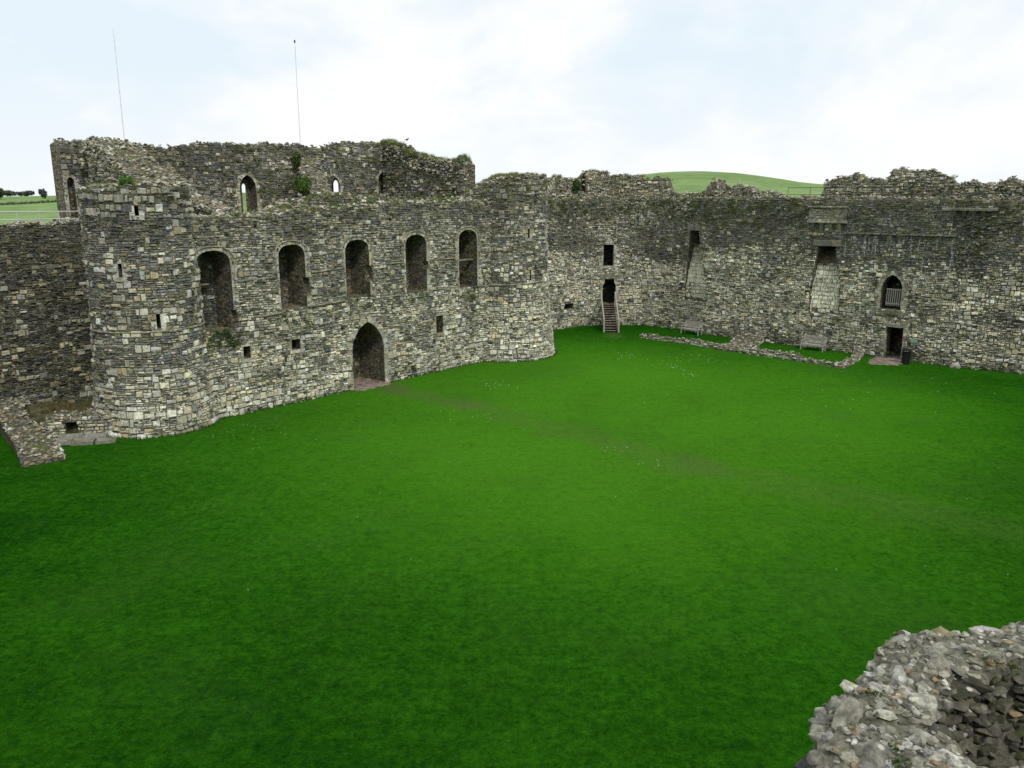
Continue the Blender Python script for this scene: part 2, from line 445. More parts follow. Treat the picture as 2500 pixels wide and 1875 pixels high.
def lay(acc, path, u0, u1, z0, top, openings, seed, style, d0=None, clip=None):
    """lay coursed rubble: bands holding either squared blocks or stacks of thin slabs"""
    rng = np.random.default_rng(seed)
    bh = tuple(1.12 * q for q in style.get('band', (.22, .42))); rough = style.get('rough', .035)
    A = []; Cc = []; Mk = []
    boxes = [(o.b, o.poly) for o in openings]
    def ok(l, r, b, t):
        if t > float(top((l + r) / 2)) + .02: return False
        for (bl, br, bb, bt), poly in boxes:
            if r < bl or l > br or t < bb or b > bt: continue
            for z in (b + .02, (b + t) / 2, t - .02):
                for x in np.linspace(l + .02, r - .02, max(2, int((r - l) / .06))):
                    if inside(poly, x, z): return False
        if clip is not None:
            for x, z in ((l, b), (r, b), (l, t), (r, t)):
                if not inside(clip, x, z): return False
        return True
    def stone(l, r, b, t, blk):
        if r - l < .04: return
        # trim against vertical sides of openings rather than dropping
        if not ok(l, r, b, t):
            m = (l + r) / 2
            if r - l > .16:
                stone(l, m, b, t, blk); stone(m, r, b, t, blk)
            return
        g = .006 + .012 * rng.random() + (.006 if style.get('open') else 0)
        l += g; r -= g; b += g * .8; t -= g * .8
        if r - l < .03 or t - b < .015: return
        p = rough * (.2 + 2.0 * rng.random() ** 1.6) + (rough * .6 if blk else 0)
        j = lambda s: rng.uniform(-s, s)
        w = r - l; h = t - b; jj = min(.02, h * .2)
        o = [(l + j(jj), b + j(jj)), (r + j(jj), b + j(jj)), (r + j(jj), t + j(jj)), (l + j(jj), t + j(jj))]
        i1 = min(.018, h * .12); i2 = min(.05, h * .25, w * .25)
        mid = [(o[0][0] + i1, o[0][1] + i1), (o[1][0] - i1, o[1][1] + i1), (o[2][0] - i1, o[2][1] - i1), (o[3][0] + i1, o[3][1] - i1)]
        fr = [(o[0][0] + i2, o[0][1] + i2), (o[1][0] - i2, o[1][1] + i2), (o[2][0] - i2, o[2][1] - i2), (o[3][0] + i2, o[3][1] - i2)]
        A.append([(x, z, -.03) for x, z in o] + [(x, z, p * .65) for x, z in mid] + [(x, z, p + j(p * .35)) for x, z in fr])
        um, zm = (l + r) / 2, (b + t) / 2
        c = style['col'](rng, um, zm, blk) * (1 + .45 * vnoise(um * .45, zm * .8, 81) + .30 * vnoise(um * 1.3, zm * 2.2, 82)) * (1.0 if blk else 1.06) * np.array((1.30, 1.33, 1.31))
        mk = style['mask'](um, zm) if 'mask' in style else (0, 0, 0)
        Cc.append(c); Mk.append(mk)
    zmax = float(np.max(top(np.linspace(u0, u1, 50))))
    edges = [u0]
    while edges[-1] < u1 - 2.0: edges.append(min(u1, edges[-1] + rng.uniform(2.0, 5.0)))
    edges[-1] = u1
    if len(edges) < 2: edges.append(u1)
    def W(u, z): return vnoise(u * .28, z * .22, seed % 7 + 3) * .16
    def put(l, r, b, t, blk):
        l = max(l, u0); r = min(r, u1)
        if r - l < .04: return
        w_ = W((l + r) / 2, (b + t) / 2); stone(l, r, b + w_, t + w_, blk)
    for k, (pa, pb_) in enumerate(zip(edges[:-1], edges[1:])):
        z = z0 - rng.uniform(0, .35)
        while z < zmax:
            H = rng.uniform(*bh)
            ua = pa if k == 0 else pa + .6 * vnoise(z * .9, pa, 5)
            ub = pb_ if k == len(edges) - 2 else pb_ + .6 * vnoise(z * .9, pb_, 5)
            u = ua
            while u < ub:
                pb = style['pb'](u, z); pb = min(.95, max(0, 1.75 * pb / (1 + .75 * max(0, pb))))
                if rng.random() < pb:
                    w = min(rng.uniform(.18, .50), max(.06, ub - u)); hh = H * rng.uniform(.55, 1.0); o_ = (H - hh) * rng.random()
                    if H - hh < .06: hh = H; o_ = 0
                    put(u, u + w, z + o_, z + o_ + hh, True)
                    if o_ > .035: put(u, u + w * .5, z, z + o_, False); put(u + w * .5, u + w, z, z + o_, False)
                    if H - hh - o_ > .035: put(u, u + w * .6, z + o_ + hh, z + H, False); put(u + w * .6, u + w, z + o_ + hh, z + H, False)
                    u += w
                else:
                    w = min(rng.uniform(.3, 1.1), max(.06, ub - u))
                    nl = max(1, int(round(H / (1.35 * rng.uniform(*style.get('thin', (.07, .14)))))))
                    cuts = np.concatenate([[0], (np.arange(1, nl) + rng.uniform(-.3, .3, nl - 1)) / nl, [1]])
                    for a, b_ in zip(cuts[:-1], cuts[1:]):
                        x = u
                        while x < u + w - .03:
                            x2 = min(x + rng.uniform(.12, .42), u + w)
                            if u + w - x2 < .07: x2 = u + w
                            if rng.random() > style.get('gap', .015): put(x, x2, z + a * H, z + b_ * H, False)
                            x = x2
                    u += w
            z += H
    if not A: return
    A = np.array(A); n = len(A)
    dd = A[..., 2]
    if d0 is not None: dd = dd + (d0(A[..., 1]) if callable(d0) else d0)
    P = path.at(A[..., 0].ravel(), A[..., 1].ravel(), dd.ravel())
    base = np.array([[0, 1, 5, 4], [1, 2, 6, 5], [2, 3, 7, 6], [3, 0, 4, 7], [4, 5, 9, 8], [5, 6, 10, 9], [6, 7, 11, 10], [7, 4, 8, 11], [8, 9, 10, 11]])
    F = (base[None] + (np.arange(n) * 12)[:, None, None]).reshape(-1, 4)
    acc.add(P, F, np.repeat(np.array(Cc), 12, 0), np.repeat(np.array(Mk, float), 12, 0), mat=0)

# rocks: convex hulls of random points
def hulls(n, seed, k=11):
    rr = random.Random(seed); out = []
    for _ in range(n):
        bm = bmesh.new()
        for _ in range(k):
            v = Vector((rr.gauss(0, 1), rr.gauss(0, 1), rr.gauss(0, 1))).normalized() * rr.uniform(.75, 1.05)
            bm.verts.new((v.x * .5, v.y * .5, v.z * .5))
        bmesh.ops.convex_hull(bm, input=bm.verts[:])
        bmesh.ops.delete(bm, geom=[v for v in bm.verts if not v.link_faces], context='VERTS')
        bm.verts.index_update()
        V = np.array([v.co[:] for v in bm.verts]); F = [[v.index for v in f.verts] for f in bm.faces]
        bm.free(); out.append((V, np.array(F)))
    return out
ROCKS = hulls(14, 5)
def rockets(rng, acc, pts, size, flat=.45, col=None, mask=(0, 0, 0), mat=0, tilt=.35, rocks=ROCKS):
    for p in pts:
        V, F = rocks[rng.integers(len(rocks))]
        s = rng.uniform(*size)
        S = np.array([s * rng.uniform(.9, 1.5), s * rng.uniform(.7, 1.1), s * flat * rng.uniform(.6, 1.4)])
        a = rng.uniform(0, 6.28); b = rng.normal(0, tilt); c = rng.normal(0, tilt)
        ca, sa, cb, sb, cc, sc = math.cos(a), math.sin(a), math.cos(b), math.sin(b), math.cos(c), math.sin(c)
        M = np.array([[ca, -sa, 0], [sa, ca, 0], [0, 0, 1]]) @ np.array([[1, 0, 0], [0, cb, -sb], [0, sb, cb]]) @ np.array([[cc, 0, sc], [0, 1, 0], [-sc, 0, cc]])
        acc.add((V * S) @ M.T + np.array(p), F, col(rng) if col else pick(rng, THIN_L), mask, mat)

def top_rubble(acc, path, top, T, seed, dens=7.0, size=(.14, .38), u0=None, u1=None, bias=0, pal=[(.4, PALE), (.4, BUFF), (.2, GREY)]):
    rng = np.random.default_rng(seed)
    a = path.u0 if u0 is None else u0; b = path.u1 if u1 is None else u1
    n = int((b - a) * T * dens)
    u = rng.uniform(a, b, n); d = -T * rng.random(n) ** (1.5 if bias else 1)
    # extra along the visible edge
    m = int((b - a) * 6.0)
    u = np.concatenate([u, rng.uniform(a, b, m)]); d = np.concatenate([d, rng.uniform(-.3, .0, m)])
    z = top(u) + rng.uniform(-.05, .10, len(u))
    P = path.at(u, z, d)
    rockets(rng, acc, P, size, col=lambda r: pick(r, pal))

MORTAR = (.19, .185, .155)
def wall(name, parent, path, zb, top, T, openings=(), seed=1, style=None, z0=None, u0=None, u1=None, extra=None, rub=True, rubsize=(.14, .38), du=.3, dens=7.0):
    acc = Acc()
    V, F = solid(path, zb, lambda u: top(u) - .03, T, openings, du)
    acc.add(V, F, MORTAR, mat=1)
    lay(acc, path, path.u0 if u0 is None else u0, path.u1 if u1 is None else u1, zb if z0 is None else z0, top, openings, seed, style)
    if rub: top_rubble(acc, path, top, T, seed + 50, dens, rubsize, u0, u1)
    if extra: extra(acc)
    return acc.build(name, [STONE, CORE], parent)

def surround(name, parent, path, poly, w=.26, prot=.05, seed=0, blk=.38, tooth=.10, cols=None, open_bottom=True, sill=False, d0=0.0, dep=.25):
    """dressed blocks set round an opening"""
    rng = np.random.default_rng(seed + 900)
    pts = [Vector((u, z)) for u, z in poly]
    acc = Acc()
    # resample the outline by block length
    res = [pts[0]]; 
    seg = []
    for a, b in zip(pts[:-1], pts[1:]):
        L = (b - a).length
        n = max(1, int(round(L / blk))) if L > blk * .7 else 1
        for i in range(n): seg.append((a.lerp(b, i / n), a.lerp(b, (i + 1) / n)))
    k = 0
    # merge short arch pieces two by two
    i = 0; joined = []
    while i < len(seg):
        a, b = seg[i]
        if (b - a).length < blk * .55 and i + 1 < len(seg) and (seg[i + 1][1] - seg[i + 1][0]).length < blk * .55:
            joined.append((a, seg[i + 1][0], seg[i + 1][1])); i += 2
        else: joined.append((a, None, b)); i += 1
    def nrm(a, b):
        d = (b - a).normalized(); return Vector((-d.y, d.x))   # to the left of travel = outside (up the left side)
    for a, m, b in joined:
        ww = w + (tooth if k % 2 else 0) * (1 if abs((b - a).normalized().y) > .8 else .3) + rng.uniform(-.015, .015)
        k += 1
        chain = [a, m, b] if m is not None else [a, b]
        pr = prot * rng.uniform(.8, 1.15)
        for p, q in zip(chain[:-1], chain[1:]):
            g = .006; d = (q - p).normalized(); p2 = p + d * (g if p is a else 0); q2 = q - d * (g if q is b else 0)
            n_ = nrm(p, q)
            # mitre outward directions towards the arch centre line
            po = p2 + n_ * ww; qo = q2 + n_ * ww
            if m is not None:
                na = nrm(a, m); nb = nrm(m, b); nm = ((na + nb) / 2).normalized()
                if p is a: qo = q2 + nm * ww
                else: po = p2 + nm * ww
            ring = [p2, q2, qo, po]
            if rng.random() < 0: continue
            front = [tuple(path.at(x.x, x.y, d0 + pr)) for x in ring]
            back = [tuple(path.at(x.x, x.y, d0 - dep)) for x in ring]
            c = pick(rng, cols or [(.55, PALE), (.35, BUFF), (.10, OCHRE)])
            acc.add(front + back, [[0, 1, 2, 3][::-1], [0, 1, 5, 4], [1, 2, 6, 5], [2, 3, 7, 6], [3, 0, 4, 7], [4, 5, 6, 7]], c, (0, .25, .1))
    if sill:
        l = poly[0][0] - w; r = poly[-1][0] + w; zb = poly[0][1]
        n = max(1, int((r - l) / .5)); us = np.linspace(l, r, n + 1)
        for x0, x1 in zip(us[:-1], us[1:]):
            x0 += .006; x1 -= .006
            ring = [(x0, zb - .2), (x1, zb - .2), (x1, zb - .003), (x0, zb - .003)]
            front = [tuple(path.at(x, z, d0 + prot * 1.6)) for x, z in ring]; back = [tuple(path.at(x, z, d0 - dep)) for x, z in ring]
            acc.add(front + back, [[0, 1, 2, 3], [1, 0, 4, 5], [2, 1, 5, 6], [3, 2, 6, 7], [0, 3, 7, 4], [7, 6, 5, 4]], pick(rng, [(.6, PALE), (.4, BUFF)]), (0, .3, .1))
    return acc.build(name, [STONE], parent)

def band(name, parent, path, line, h=.11, prot=.12, seed=0, skip=.0, col=None, dep=.15):
    """moulding that follows (u,z) points"""
    rng = np.random.default_rng(seed + 333); acc = Acc()
    P = [Vector(p) for p in line]
    out = []
    for a, b in zip(P[:-1], P[1:]):
        L = (b - a).length; n = max(1, int(L / .5))
        for i in range(n): out.append((a.lerp(b, i / n), a.lerp(b, (i + 1) / n)))
    for a, b in out:
        if rng.random() < skip: continue
        d = (b - a).normalized(); n_ = Vector((-d.y, d.x)); pp = prot * rng.uniform(.8, 1.1)
        a2 = a + d * .004; b2 = b - d * .004
        prof = [(-.5 * h, -dep), (-.5 * h, pp * .5), (-.1 * h, pp), (.25 * h, pp), (.5 * h, pp * .3), (.5 * h, -dep)]
        v = [tuple(path.at((a2 + n_ * y).x, (a2 + n_ * y).y, x)) for y, x in prof] + [tuple(path.at((b2 + n_ * y).x, (b2 + n_ * y).y, x)) for y, x in prof]
        m = len(prof)
        f = [[i, m + i, m + (i + 1) % m, (i + 1) % m] for i in range(m)] + [list(range(m)), list(range(m, 2 * m))[::-1]]
        acc.add(v, f, pick(rng, col or [(.4, BUFF * .85), (.6, GREY)]), (0, .3, .2))
    return acc.build(name, [STONE], parent)

# ------------------------------------------------------------------ leaves
def leaves(acc, rng, c, rad, n, size=.07, cols=((.03, .07, .012), (.12, .17, .035)), up=.2, flat=1.0):
    c = np.array(c, float)
    d = rng.normal(size=(n, 3)); d /= np.linalg.norm(d, axis=1)[:, None]
    r = rng.random(n) ** .45
    lump = 1 + .35 * np.sin(d[:, 0] * 5 + c[0]) * np.cos(d[:, 1] * 6 + c[1])
    p = c + d * (r * lump)[:, None] * np.array(rad)
    s = size * rng.uniform(.6, 1.4, n)
    a = rng.normal(size=(n, 3)); a /= np.linalg.norm(a, axis=1)[:, None]; a[:, 2] *= flat
    b = np.cross(a, rng.normal(size=(n, 3))); b /= (np.linalg.norm(b, axis=1)[:, None] + 1e-6)
    V = np.stack([p - a * s[:, None] * .6, p + b * s[:, None] * .45, p + a * s[:, None] * .9 + np.array((0, 0, up)) * s[:, None], p - b * s[:, None] * .45], 1)
    F = np.arange(4 * n).reshape(n, 4)
    t = rng.random(n)[:, None]; C = np.array(cols[0]) * (1 - t) + np.array(cols[1]) * t
    acc.add(V.reshape(-1, 3), F, np.repeat(C, 4, 0))

def blades(acc, rng, c, rad, n, h=.3, cols=((.06, .10, .02), (.22, .24, .08))):
    for _ in range(n):
        a = rng.uniform(0, 6.28); r = rad * rng.random() ** .6
        x, y = c[0] + r * math.cos(a), c[1] + r * math.sin(a); hh = h * rng.uniform(.5, 1.2)
        lx, ly = rng.normal(0, hh * .35), rng.normal(0, hh * .35); w = .018
        ca, sa = math.cos(a + 1.57) * w, math.sin(a + 1.57) * w
        t = rng.random(); C = np.array(cols[0]) * (1 - t) + np.array(cols[1]) * t
        acc.add([(x - ca, y - sa, c[2]), (x + ca, y + sa, c[2]), (x + lx, y + ly, c[2] + hh)], np.array([[0, 1, 2]]), C)

# ================================================================== THE GATEHOUSE
gate = empty('gatehouse', (F0[0] + 11 * DU[0], F0[1] + 11 * DU[1], 0))
tag(gate, 'ruined two storey gatehouse with five tall arched windows between two round stair turrets', 'gatehouse')
_g0 = Vector(gate.location)
def reparent(o):
    o.location = -_g0; return o

front = Path([fk(-2.6, 0), fk(25.2, 0)], u0=-2.6)
W = [(-.92, 1.13, 4.94, 9.30, 'round'), (4.16, 5.98, 5.71, 9.42, 'round'), (8.93, 10.83, 5.96, 9.52, 'round'),
     (13.90, 15.83, 5.88, 9.68, 'round'), (18.95, 20.86, 5.75, 9.85, 'round')]
BREAK = {1: (6.35, 7.35, .30), 2: (6.9, 7.75, .26), 3: (7.35, 7.75, .16), 0: (5.1, 5.9, .22)}   # stretches of the right jamb that have fallen out
def w_poly(i):
    p = outline(*W[i])
    return p
ops = [Opening(w_poly(i), 1.9) for i in range(5)]
for i, (a, b, w) in BREAK.items():
    r = W[i][1]; ops.append(Opening([(r - .3, a - .05), (r - .3, b + .08), (r, b + .08), (r + w * .7, b), (r + w, (a + b) / 2 + .1), (r + w * .8, a + .1), (r, a - .05)], .38))
dpoly = outline(9.15, 11.78, .0, 4.28, 'point', 16)
dpoly = [(9.15, -.5)] + dpoly[1:-1] + [(11.78, -.5)]
ops.append(Opening(dpoly, 2.6))
smalls = [(1.52, 1.98, 3.14, 3.85), (4.72, 5.33, 3.2, 3.83), (16.6, 17.3, 2.75, 3.98)]
for s in smalls: ops.append(Opening(outline(*s), 1.4))
for u, z in ((2.84, 10.53), (7.67, 10.38), (12.69, 10.7), (8.5, 4.05), (16.4, 2.2), (9.6, 1.9)): ops.append(Opening(outline(u - .08, u + .08, z - .08, z + .08), .5))
ftop = profile([(-2.6, 11.0), (-.6, 11.0), (2.3, 11.12), (4.94, 11.22), (7.23, 11.46), (9.36, 11.53), (12.66, 11.7), (16.3, 11.84), (21.4, 11.9), (25.2, 12.0)], .13, 3)
def fr_col(r, u, z, b):
    if b: return pick(r, BLK if z < 6 else [(.3, PALE), (.4, BUFF), (.06, OCHRE), (.24, GREY)]) * (1 if z < 5.8 else .78)
    t = vnoise(u * .3, z * .5, 1)
    if below(r, z, 5.5 + 1.5 * t): return pick(r, THIN_L if t > -.25 else THIN_M) * 1.10
    return pick(r, THIN_M if t > -.3 else THIN_D) * (1.12 if z < 9.4 else .98)
def fr_pb(u, z):
    n = vnoise(u * .35, z * .6, 2)
    if z < 1.6: return .55
    if z < 5.6: return .28 + .35 * n
    return max(0.04, .12 + .25 * n)
def fr_mask(u, z):
    m = .0; s = max(0, (z - 9.4) / 2.0) * .55
    for l, r, zb, zt, _ in W:
        if l - .3 < u < r + .3 and zb - 1.0 < z < zb: m = .7
        if l - .2 < u < r + .2 and zt < z: s += .15
    if z > 10.6: m = max(m, .35)
    if z < .4: m = .3
    return (0, m, s)
FST = dict(col=fr_col, pb=fr_pb, mask=fr_mask, band=(.22, .38), thin=(.07, .13), rough=.052, gap=.02)
def f_extra(acc):
    # rubble masonry on the backs of the window recesses and doorway
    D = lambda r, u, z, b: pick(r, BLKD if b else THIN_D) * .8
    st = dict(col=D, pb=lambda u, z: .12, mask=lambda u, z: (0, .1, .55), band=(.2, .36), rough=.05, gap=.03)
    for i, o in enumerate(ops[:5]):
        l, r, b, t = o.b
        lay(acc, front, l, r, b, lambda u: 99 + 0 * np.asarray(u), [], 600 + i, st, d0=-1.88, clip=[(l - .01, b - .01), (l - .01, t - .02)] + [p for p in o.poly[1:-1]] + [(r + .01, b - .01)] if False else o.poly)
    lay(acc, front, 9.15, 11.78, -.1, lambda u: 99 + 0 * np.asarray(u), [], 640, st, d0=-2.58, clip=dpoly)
    # mound of core rubble that stands on the wall head behind the front courses
wall_front = reparent(wall('front_wall', gate, front, -.3, ftop, 2.9, ops, 11, FST, z0=-.05, u0=-2.0, u1=23.5, extra=f_extra))
for i, w in enumerate(W):
    poly = outline(*w)
    wc = [(.45, BUFF * 1.05), (.15, GREY), (.32, PALE), (.08, OCHRE)]
    if i in BREAK:
        za, zb2, _w = BREAK[i]
        surround('window_surround', wall_front, front, poly[:-1] + [(w[1], zb2 + .1)], w=.13, prot=.05, seed=i, blk=.40, tooth=.22, dep=.3, cols=wc)
        if za - .1 > w[2] + .15: surround('jamb_stones', wall_front, front, [(w[1], za - .08), (w[1], w[2])], w=.24, prot=.05, seed=i + 9, blk=.36, tooth=.16, dep=.3, cols=wc)
    else: surround('window_surround', wall_front, front, poly, w=.13, prot=.05, seed=i, blk=.40, tooth=.22, dep=.3, cols=wc)
    l, r, zb, zt, _ = w
    arch = outline(l - .24, r + .24, zb, zt + .22, 'round', 14)
    zs = arch[1][1]
    hood = [(l - .24, zs - .9)] + arch[1:-1] + [(r + .24, zs - .9)]
    band('hood_mould', wall_front, front, hood, .10, .12, seed=i, col=[(.4, GREY * 1.2), (.6, BUFF)])
doorway = surround('doorway_surround', wall_front, front, [(9.15, -.02)] + dpoly[1:-1] + [(11.78, -.02)], w=.36, prot=.05, seed=20, blk=.42, tooth=.16, dep=.4, cols=[(.3, PALE), (.6, BUFF), (.1, BROWN)])
for i, s in enumerate(smalls): surround('small_window_surround', wall_front, front, outline(*s), w=.16, prot=.03, seed=30 + i, blk=.4, tooth=.14, sill=True)
# broken lengths of string course
for i, (a, b) in enumerate([((1.45, 7.55), (3.85, 7.6)), ((6.35, 7.72), (8.6, 7.80)), ((11.2, 7.86), (13.6, 7.9)), ((16.2, 7.9), (18.6, 7.92)),
                            ((2.9, 5.44), (4.1, 5.52)), ((6.1, 5.68), (8.8, 5.82)), ((10.9, 5.70), (13.3, 5.76)), ((16.1, 5.84), (18.7, 5.88))]):
    band('string_course', wall_front, front, [a, b], .11, .13, seed=50 + i, skip=0)
band('transom', wall_front, Path([fk(-2.6, .45), fk(25.2, .45)], u0=-2.6), [(18.97, 7.68), (20.84, 7.68)], .14, .12, seed=70)
band('transom', wall_front, Path([fk(-2.6, 1.5), fk(25.2, 1.5)], u0=-2.6), [(-.9, 7.35), (.55, 7.35)], .10, .18, seed=71)

# stair turrets
def tower_path(c, r, bat, a0=-200, a1=90):
    pts = [(c[0] + r * math.cos(R_(a)), c[1] + r * math.sin(R_(a))) for a in np.arange(a0, a1 + .1, 3)]
    return Path(pts, u0=0, batter=bat, dense=.22)
def full_tower(name, c, r, bat, top, style, slits, seed, string_z, Tk=None, surf=None):
    a0, a1 = -205, 100
    p = tower_path(c, r, bat, a0, a1)
    ang = lambda a: (a - a0) * math.pi / 180 * r
    tp = lambda u: top(u / r * 180 / math.pi + a0)
    op = [Opening(outline(ang(a) - w / 2, ang(a) + w / 2, zb, zt), 1.0) for a, zb, zt, w in slits]
    def ex(acc):
        # earth and rubble fill inside the ring
        rng = np.random.default_rng(seed)
        pts = []
        for _ in range(240):
            rr = (r - .1) * math.sqrt(rng.random()); a = rng.uniform(0, 6.28)
            pts.append((c[0] + rr * math.cos(a), c[1] + rr * math.sin(a), surf(c[0] + rr * math.cos(a), c[1] + rr * math.sin(a)) + rng.uniform(-.05, .12)))
        rockets(rng, acc, pts, (.16, .4), col=lambda q: pick(q, THIN_L))
        n = 28; V = [(c[0], c[1], surf(c[0], c[1]))]; F = []
        for ring in range(1, 7):
            for i in range(n):
                a = 2 * math.pi * i / n; rr = (r - .25) * ring / 6
                x, y = c[0] + rr * math.cos(a), c[1] + rr * math.sin(a); V.append((x, y, surf(x, y) - .02))
        for i in range(n): F.append([0, 1 + i, 1 + (i + 1) % n])
        for ring in range(1, 6):
            for i in range(n):
                o1 = 1 + (ring - 1) * n; o2 = 1 + ring * n
                F.append([o1 + i, o2 + i, o2 + (i + 1) % n, o1 + (i + 1) % n])
        acc.add(V, F, MORTAR, mat=1)
    o = wall(name, gate, p, -.3, tp, 1.3, op, seed, style, z0=-.05, extra=ex, du=.25)
    reparent(o)
    for i, (a, zb, zt, w) in enumerate(slits):
        surround('arrow_slit_surround', o, p, outline(ang(a) - w / 2, ang(a) + w / 2, zb, zt), w=.24, prot=.035, seed=seed + i, blk=.42, tooth=.14, sill=True, dep=.1)
    band('string_course', o, p, [(ang(a), string_z(a)) for a in range(-185, 60, 6)], .10, .11, seed=seed + 5, skip=0, col=[(.4, BUFF), (.35, OCHRE), (.25, GREY)])
    return o
c1 = (-19.5, 43.1); c2 = (-.5, 63.9)
b1 = lambda z: np.interp(z, [0, 1.2, 3, 5.4, 5.6, 9, 13], [.45, .34, .20, .06, .02, -.02, -.06])
b2 = lambda z: np.interp(z, [0, 1.2, 3, 5.7, 5.9, 9, 14], [.72, .50, .30, .14, .08, .0, -.08])
def t1c(r, u, z, b):
    if b: return pick(r, BLK) * (1 if z < 9 or z > 11.4 else .85)
    t = vnoise(u * .4, z * .5, 7)
    if below(r, z, 2.6 + 2 * t, 3.2): return pick(r, THIN_L) * .98
    return pick(r, THIN_D) * 1.15
def t1b(u, z):
    n = vnoise(u * .5, z * .7, 8)
    if z > 11.0: return .75
    if z > 9.2: return .14 + .3 * n
    if z < 3.0: return .6
    return .36 + .3 * n
def t1m(u, z):
    return (0, .75 if z > 12.2 else (.5 * max(0, vnoise(u, z * .8, 9) * 2) if z > 10 else (.2 if z < .5 else 0)), max(0, (z - 8.8) / 4) * .9)
T1S = dict(col=t1c, pb=t1b, mask=t1m, band=(.24, .40), thin=(.06, .12), rough=.050, gap=.012)
tur1 = full_tower('stair_turret', c1, 2.68, b1, profile([(-210, 12.5), (-90, 12.55), (-70, 12.68), (100, 12.72)], .14, 4, 5.0), T1S,
           [(-66.5, 11.2, 11.71, .2), (-88.7, 8.2, 8.88, .2), (-55.8, 5.56, 6.32, .2)], 21, lambda a: 5.43, surf=lambda x, y: 12.4)
tag(tur1, 'turret with flat grassy top and big pale blocks')
def t2c(r, u, z, b):
    if b: return pick(r, BLK if z < 10.5 else BLKD) * (1 if z < 7 else .88)
    t = vnoise(u * .4, z * .5, 17)
    if below(r, z, 5.3 + 2 * t, 2.6): return pick(r, THIN_L) * 1.08
    return pick(r, THIN_M if t > 0 else THIN_D)
def t2b(u, z):
    n = vnoise(u * .5, z * .7, 18)
    if z > 12.0: return .7
    if z < 2.4: return .5
    if z < 7: return .38 + .3 * n
    return .22 + .3 * n
def t2m(u, z): return (0, .9 if z > 12.8 else (.4 if z > 11.5 else 0), max(0, (z - 8) / 4) * .55)
T2S = dict(col=t2c, pb=t2b, mask=t2m, band=(.24, .38), thin=(.07, .13), rough=.048, gap=.012)
def surf2(x, y):
    d = math.hypot(x - c2[0] - .6, y - c2[1] + .6); a = math.degrees(math.atan2(y - c2[1], x - c2[0]))
    if a > 120: a -= 360
    rim = np.interp(a, [-240, -150, -130, -110, -90, -40, 100, 120], [12.3, 12.4, 12.85, 13.2, 13.35, 13.4, 13.3, 12.4]); f = min(1, math.hypot(x - c2[0], y - c2[1]) / 3.0) ** 2
    return 13.2 * (1 - f) + rim * f + .55 * max(0, 1 - d / 3.6) + .1 * vnoise(x, y, 4)
tur2 = full_tower('stair_turret', c2, 3.2, b2, profile([(-210, 12.2), (-150, 12.5), (-130, 12.95), (-110, 13.3), (-90, 13.45), (-40, 13.55), (100, 13.4)], .16, 8, 5.0), T2S,
           [(-57, 9.16, 9.85, .17), (-55, 6.02, 6.78, .14)], 31, lambda a: 5.75 + max(0, (a + 88)) * .003, surf=surf2)
tag(tur2, 'turret with mossy rounded top at the far end')

# rear wall standing higher, seen above the front wall
rear = Path([fk(-.95, 16), fk(27.4, 16)], u0=-.95)
rtop = profile([(-1.3, 15.1), (-.9, 15.5), (1.3, 15.8), (2.6, 15.55), (4.5, 15.4), (7.9, 15.5), (8.3, 15.95), (12.4, 15.97), (16.2, 16.05), (20, 16.2), (22.5, 16.6), (27.4, 16.8)], .2, 5)
RW = [(-.72, -.25, 10.5, 13.4, 'point'), (11.63, 13.05, 10.2, 13.8, 'point'), (19.57, 21.1, 10.2, 13.95, 'point'), (25.2, 26.3, 10.6, 14.35, 'point')]
rops = [Opening(outline(*RW[0]), .5), Opening(outline(*RW[3]), .7)]
thru = []
for w in RW[1:3]:
    l, r, zb, zt, k = w
    q = Opening(outline(*w), .9); q.shear = 0 if l < 15 else 1.2; thru.append(q)
def r_col(r, u, z, b):
    t = vnoise(u * .25, z * .5, 27)
    return (pick(r, BLKD) if b else pick(r, THIN_D if t > -.1 else THIN_M)) * .92
RST = dict(col=r_col, pb=lambda u, z: max(.03, .14 + .3 * vnoise(u * .4, z * .6, 28)), mask=lambda u, z: (0, .65 if z > 15.2 else .5 * max(0, vnoise(u * .5, z * .4, 29) * 2.5), .45 + .3 * vnoise(u * .3, z * .1, 30)), band=(.24, .42), thin=(.08, .15), rough=.05, gap=.02)
# splayed embrasures: wide towards the hall, narrow light on the far side
T_rear = 1.4
allr = rops + thru
lights = []
for (l, r, zb, zt, k) in RW[1:3]:
    hw = (r - l)
    # narrow light set to the left as seen from the ward, so sky shows past the splay
    q = Opening(outline(l + .62, l + 1.0, zb + .1, zt - .6, 'point') if l < 15 else outline(l + 1.45, l + 1.95, zb + .1, zt - .35, 'point'), T_rear + .3); q.d0 = -.85; q.shear = .65; lights.append(q)
rear_o = Acc()
V, F = solid(rear, 0, lambda u: rtop(u) - .03, T_rear, allr + lights, .3)
rear_o.add(V, F, MORTAR, mat=1)
lay(rear_o, rear, -.95, 27.4, 9.6, rtop, allr, 41, RST)
top_rubble(rear_o, rear, rtop, T_rear, 42, 7, (.16, .45), pal=THIN_M)
# broken stub of a cross wall left proud of the face
rw = reparent(rear_o.build('rear_wall', [STONE, CORE], gate))
for i, w in enumerate(RW): surround('window_surround', rw, rear, outline(*w), w=.2, prot=.05, seed=80 + i, blk=.42, tooth=.12, dep=.2, cols=[(.3, PALE), (.7, BUFF)])
rng = np.random.default_rng(3)
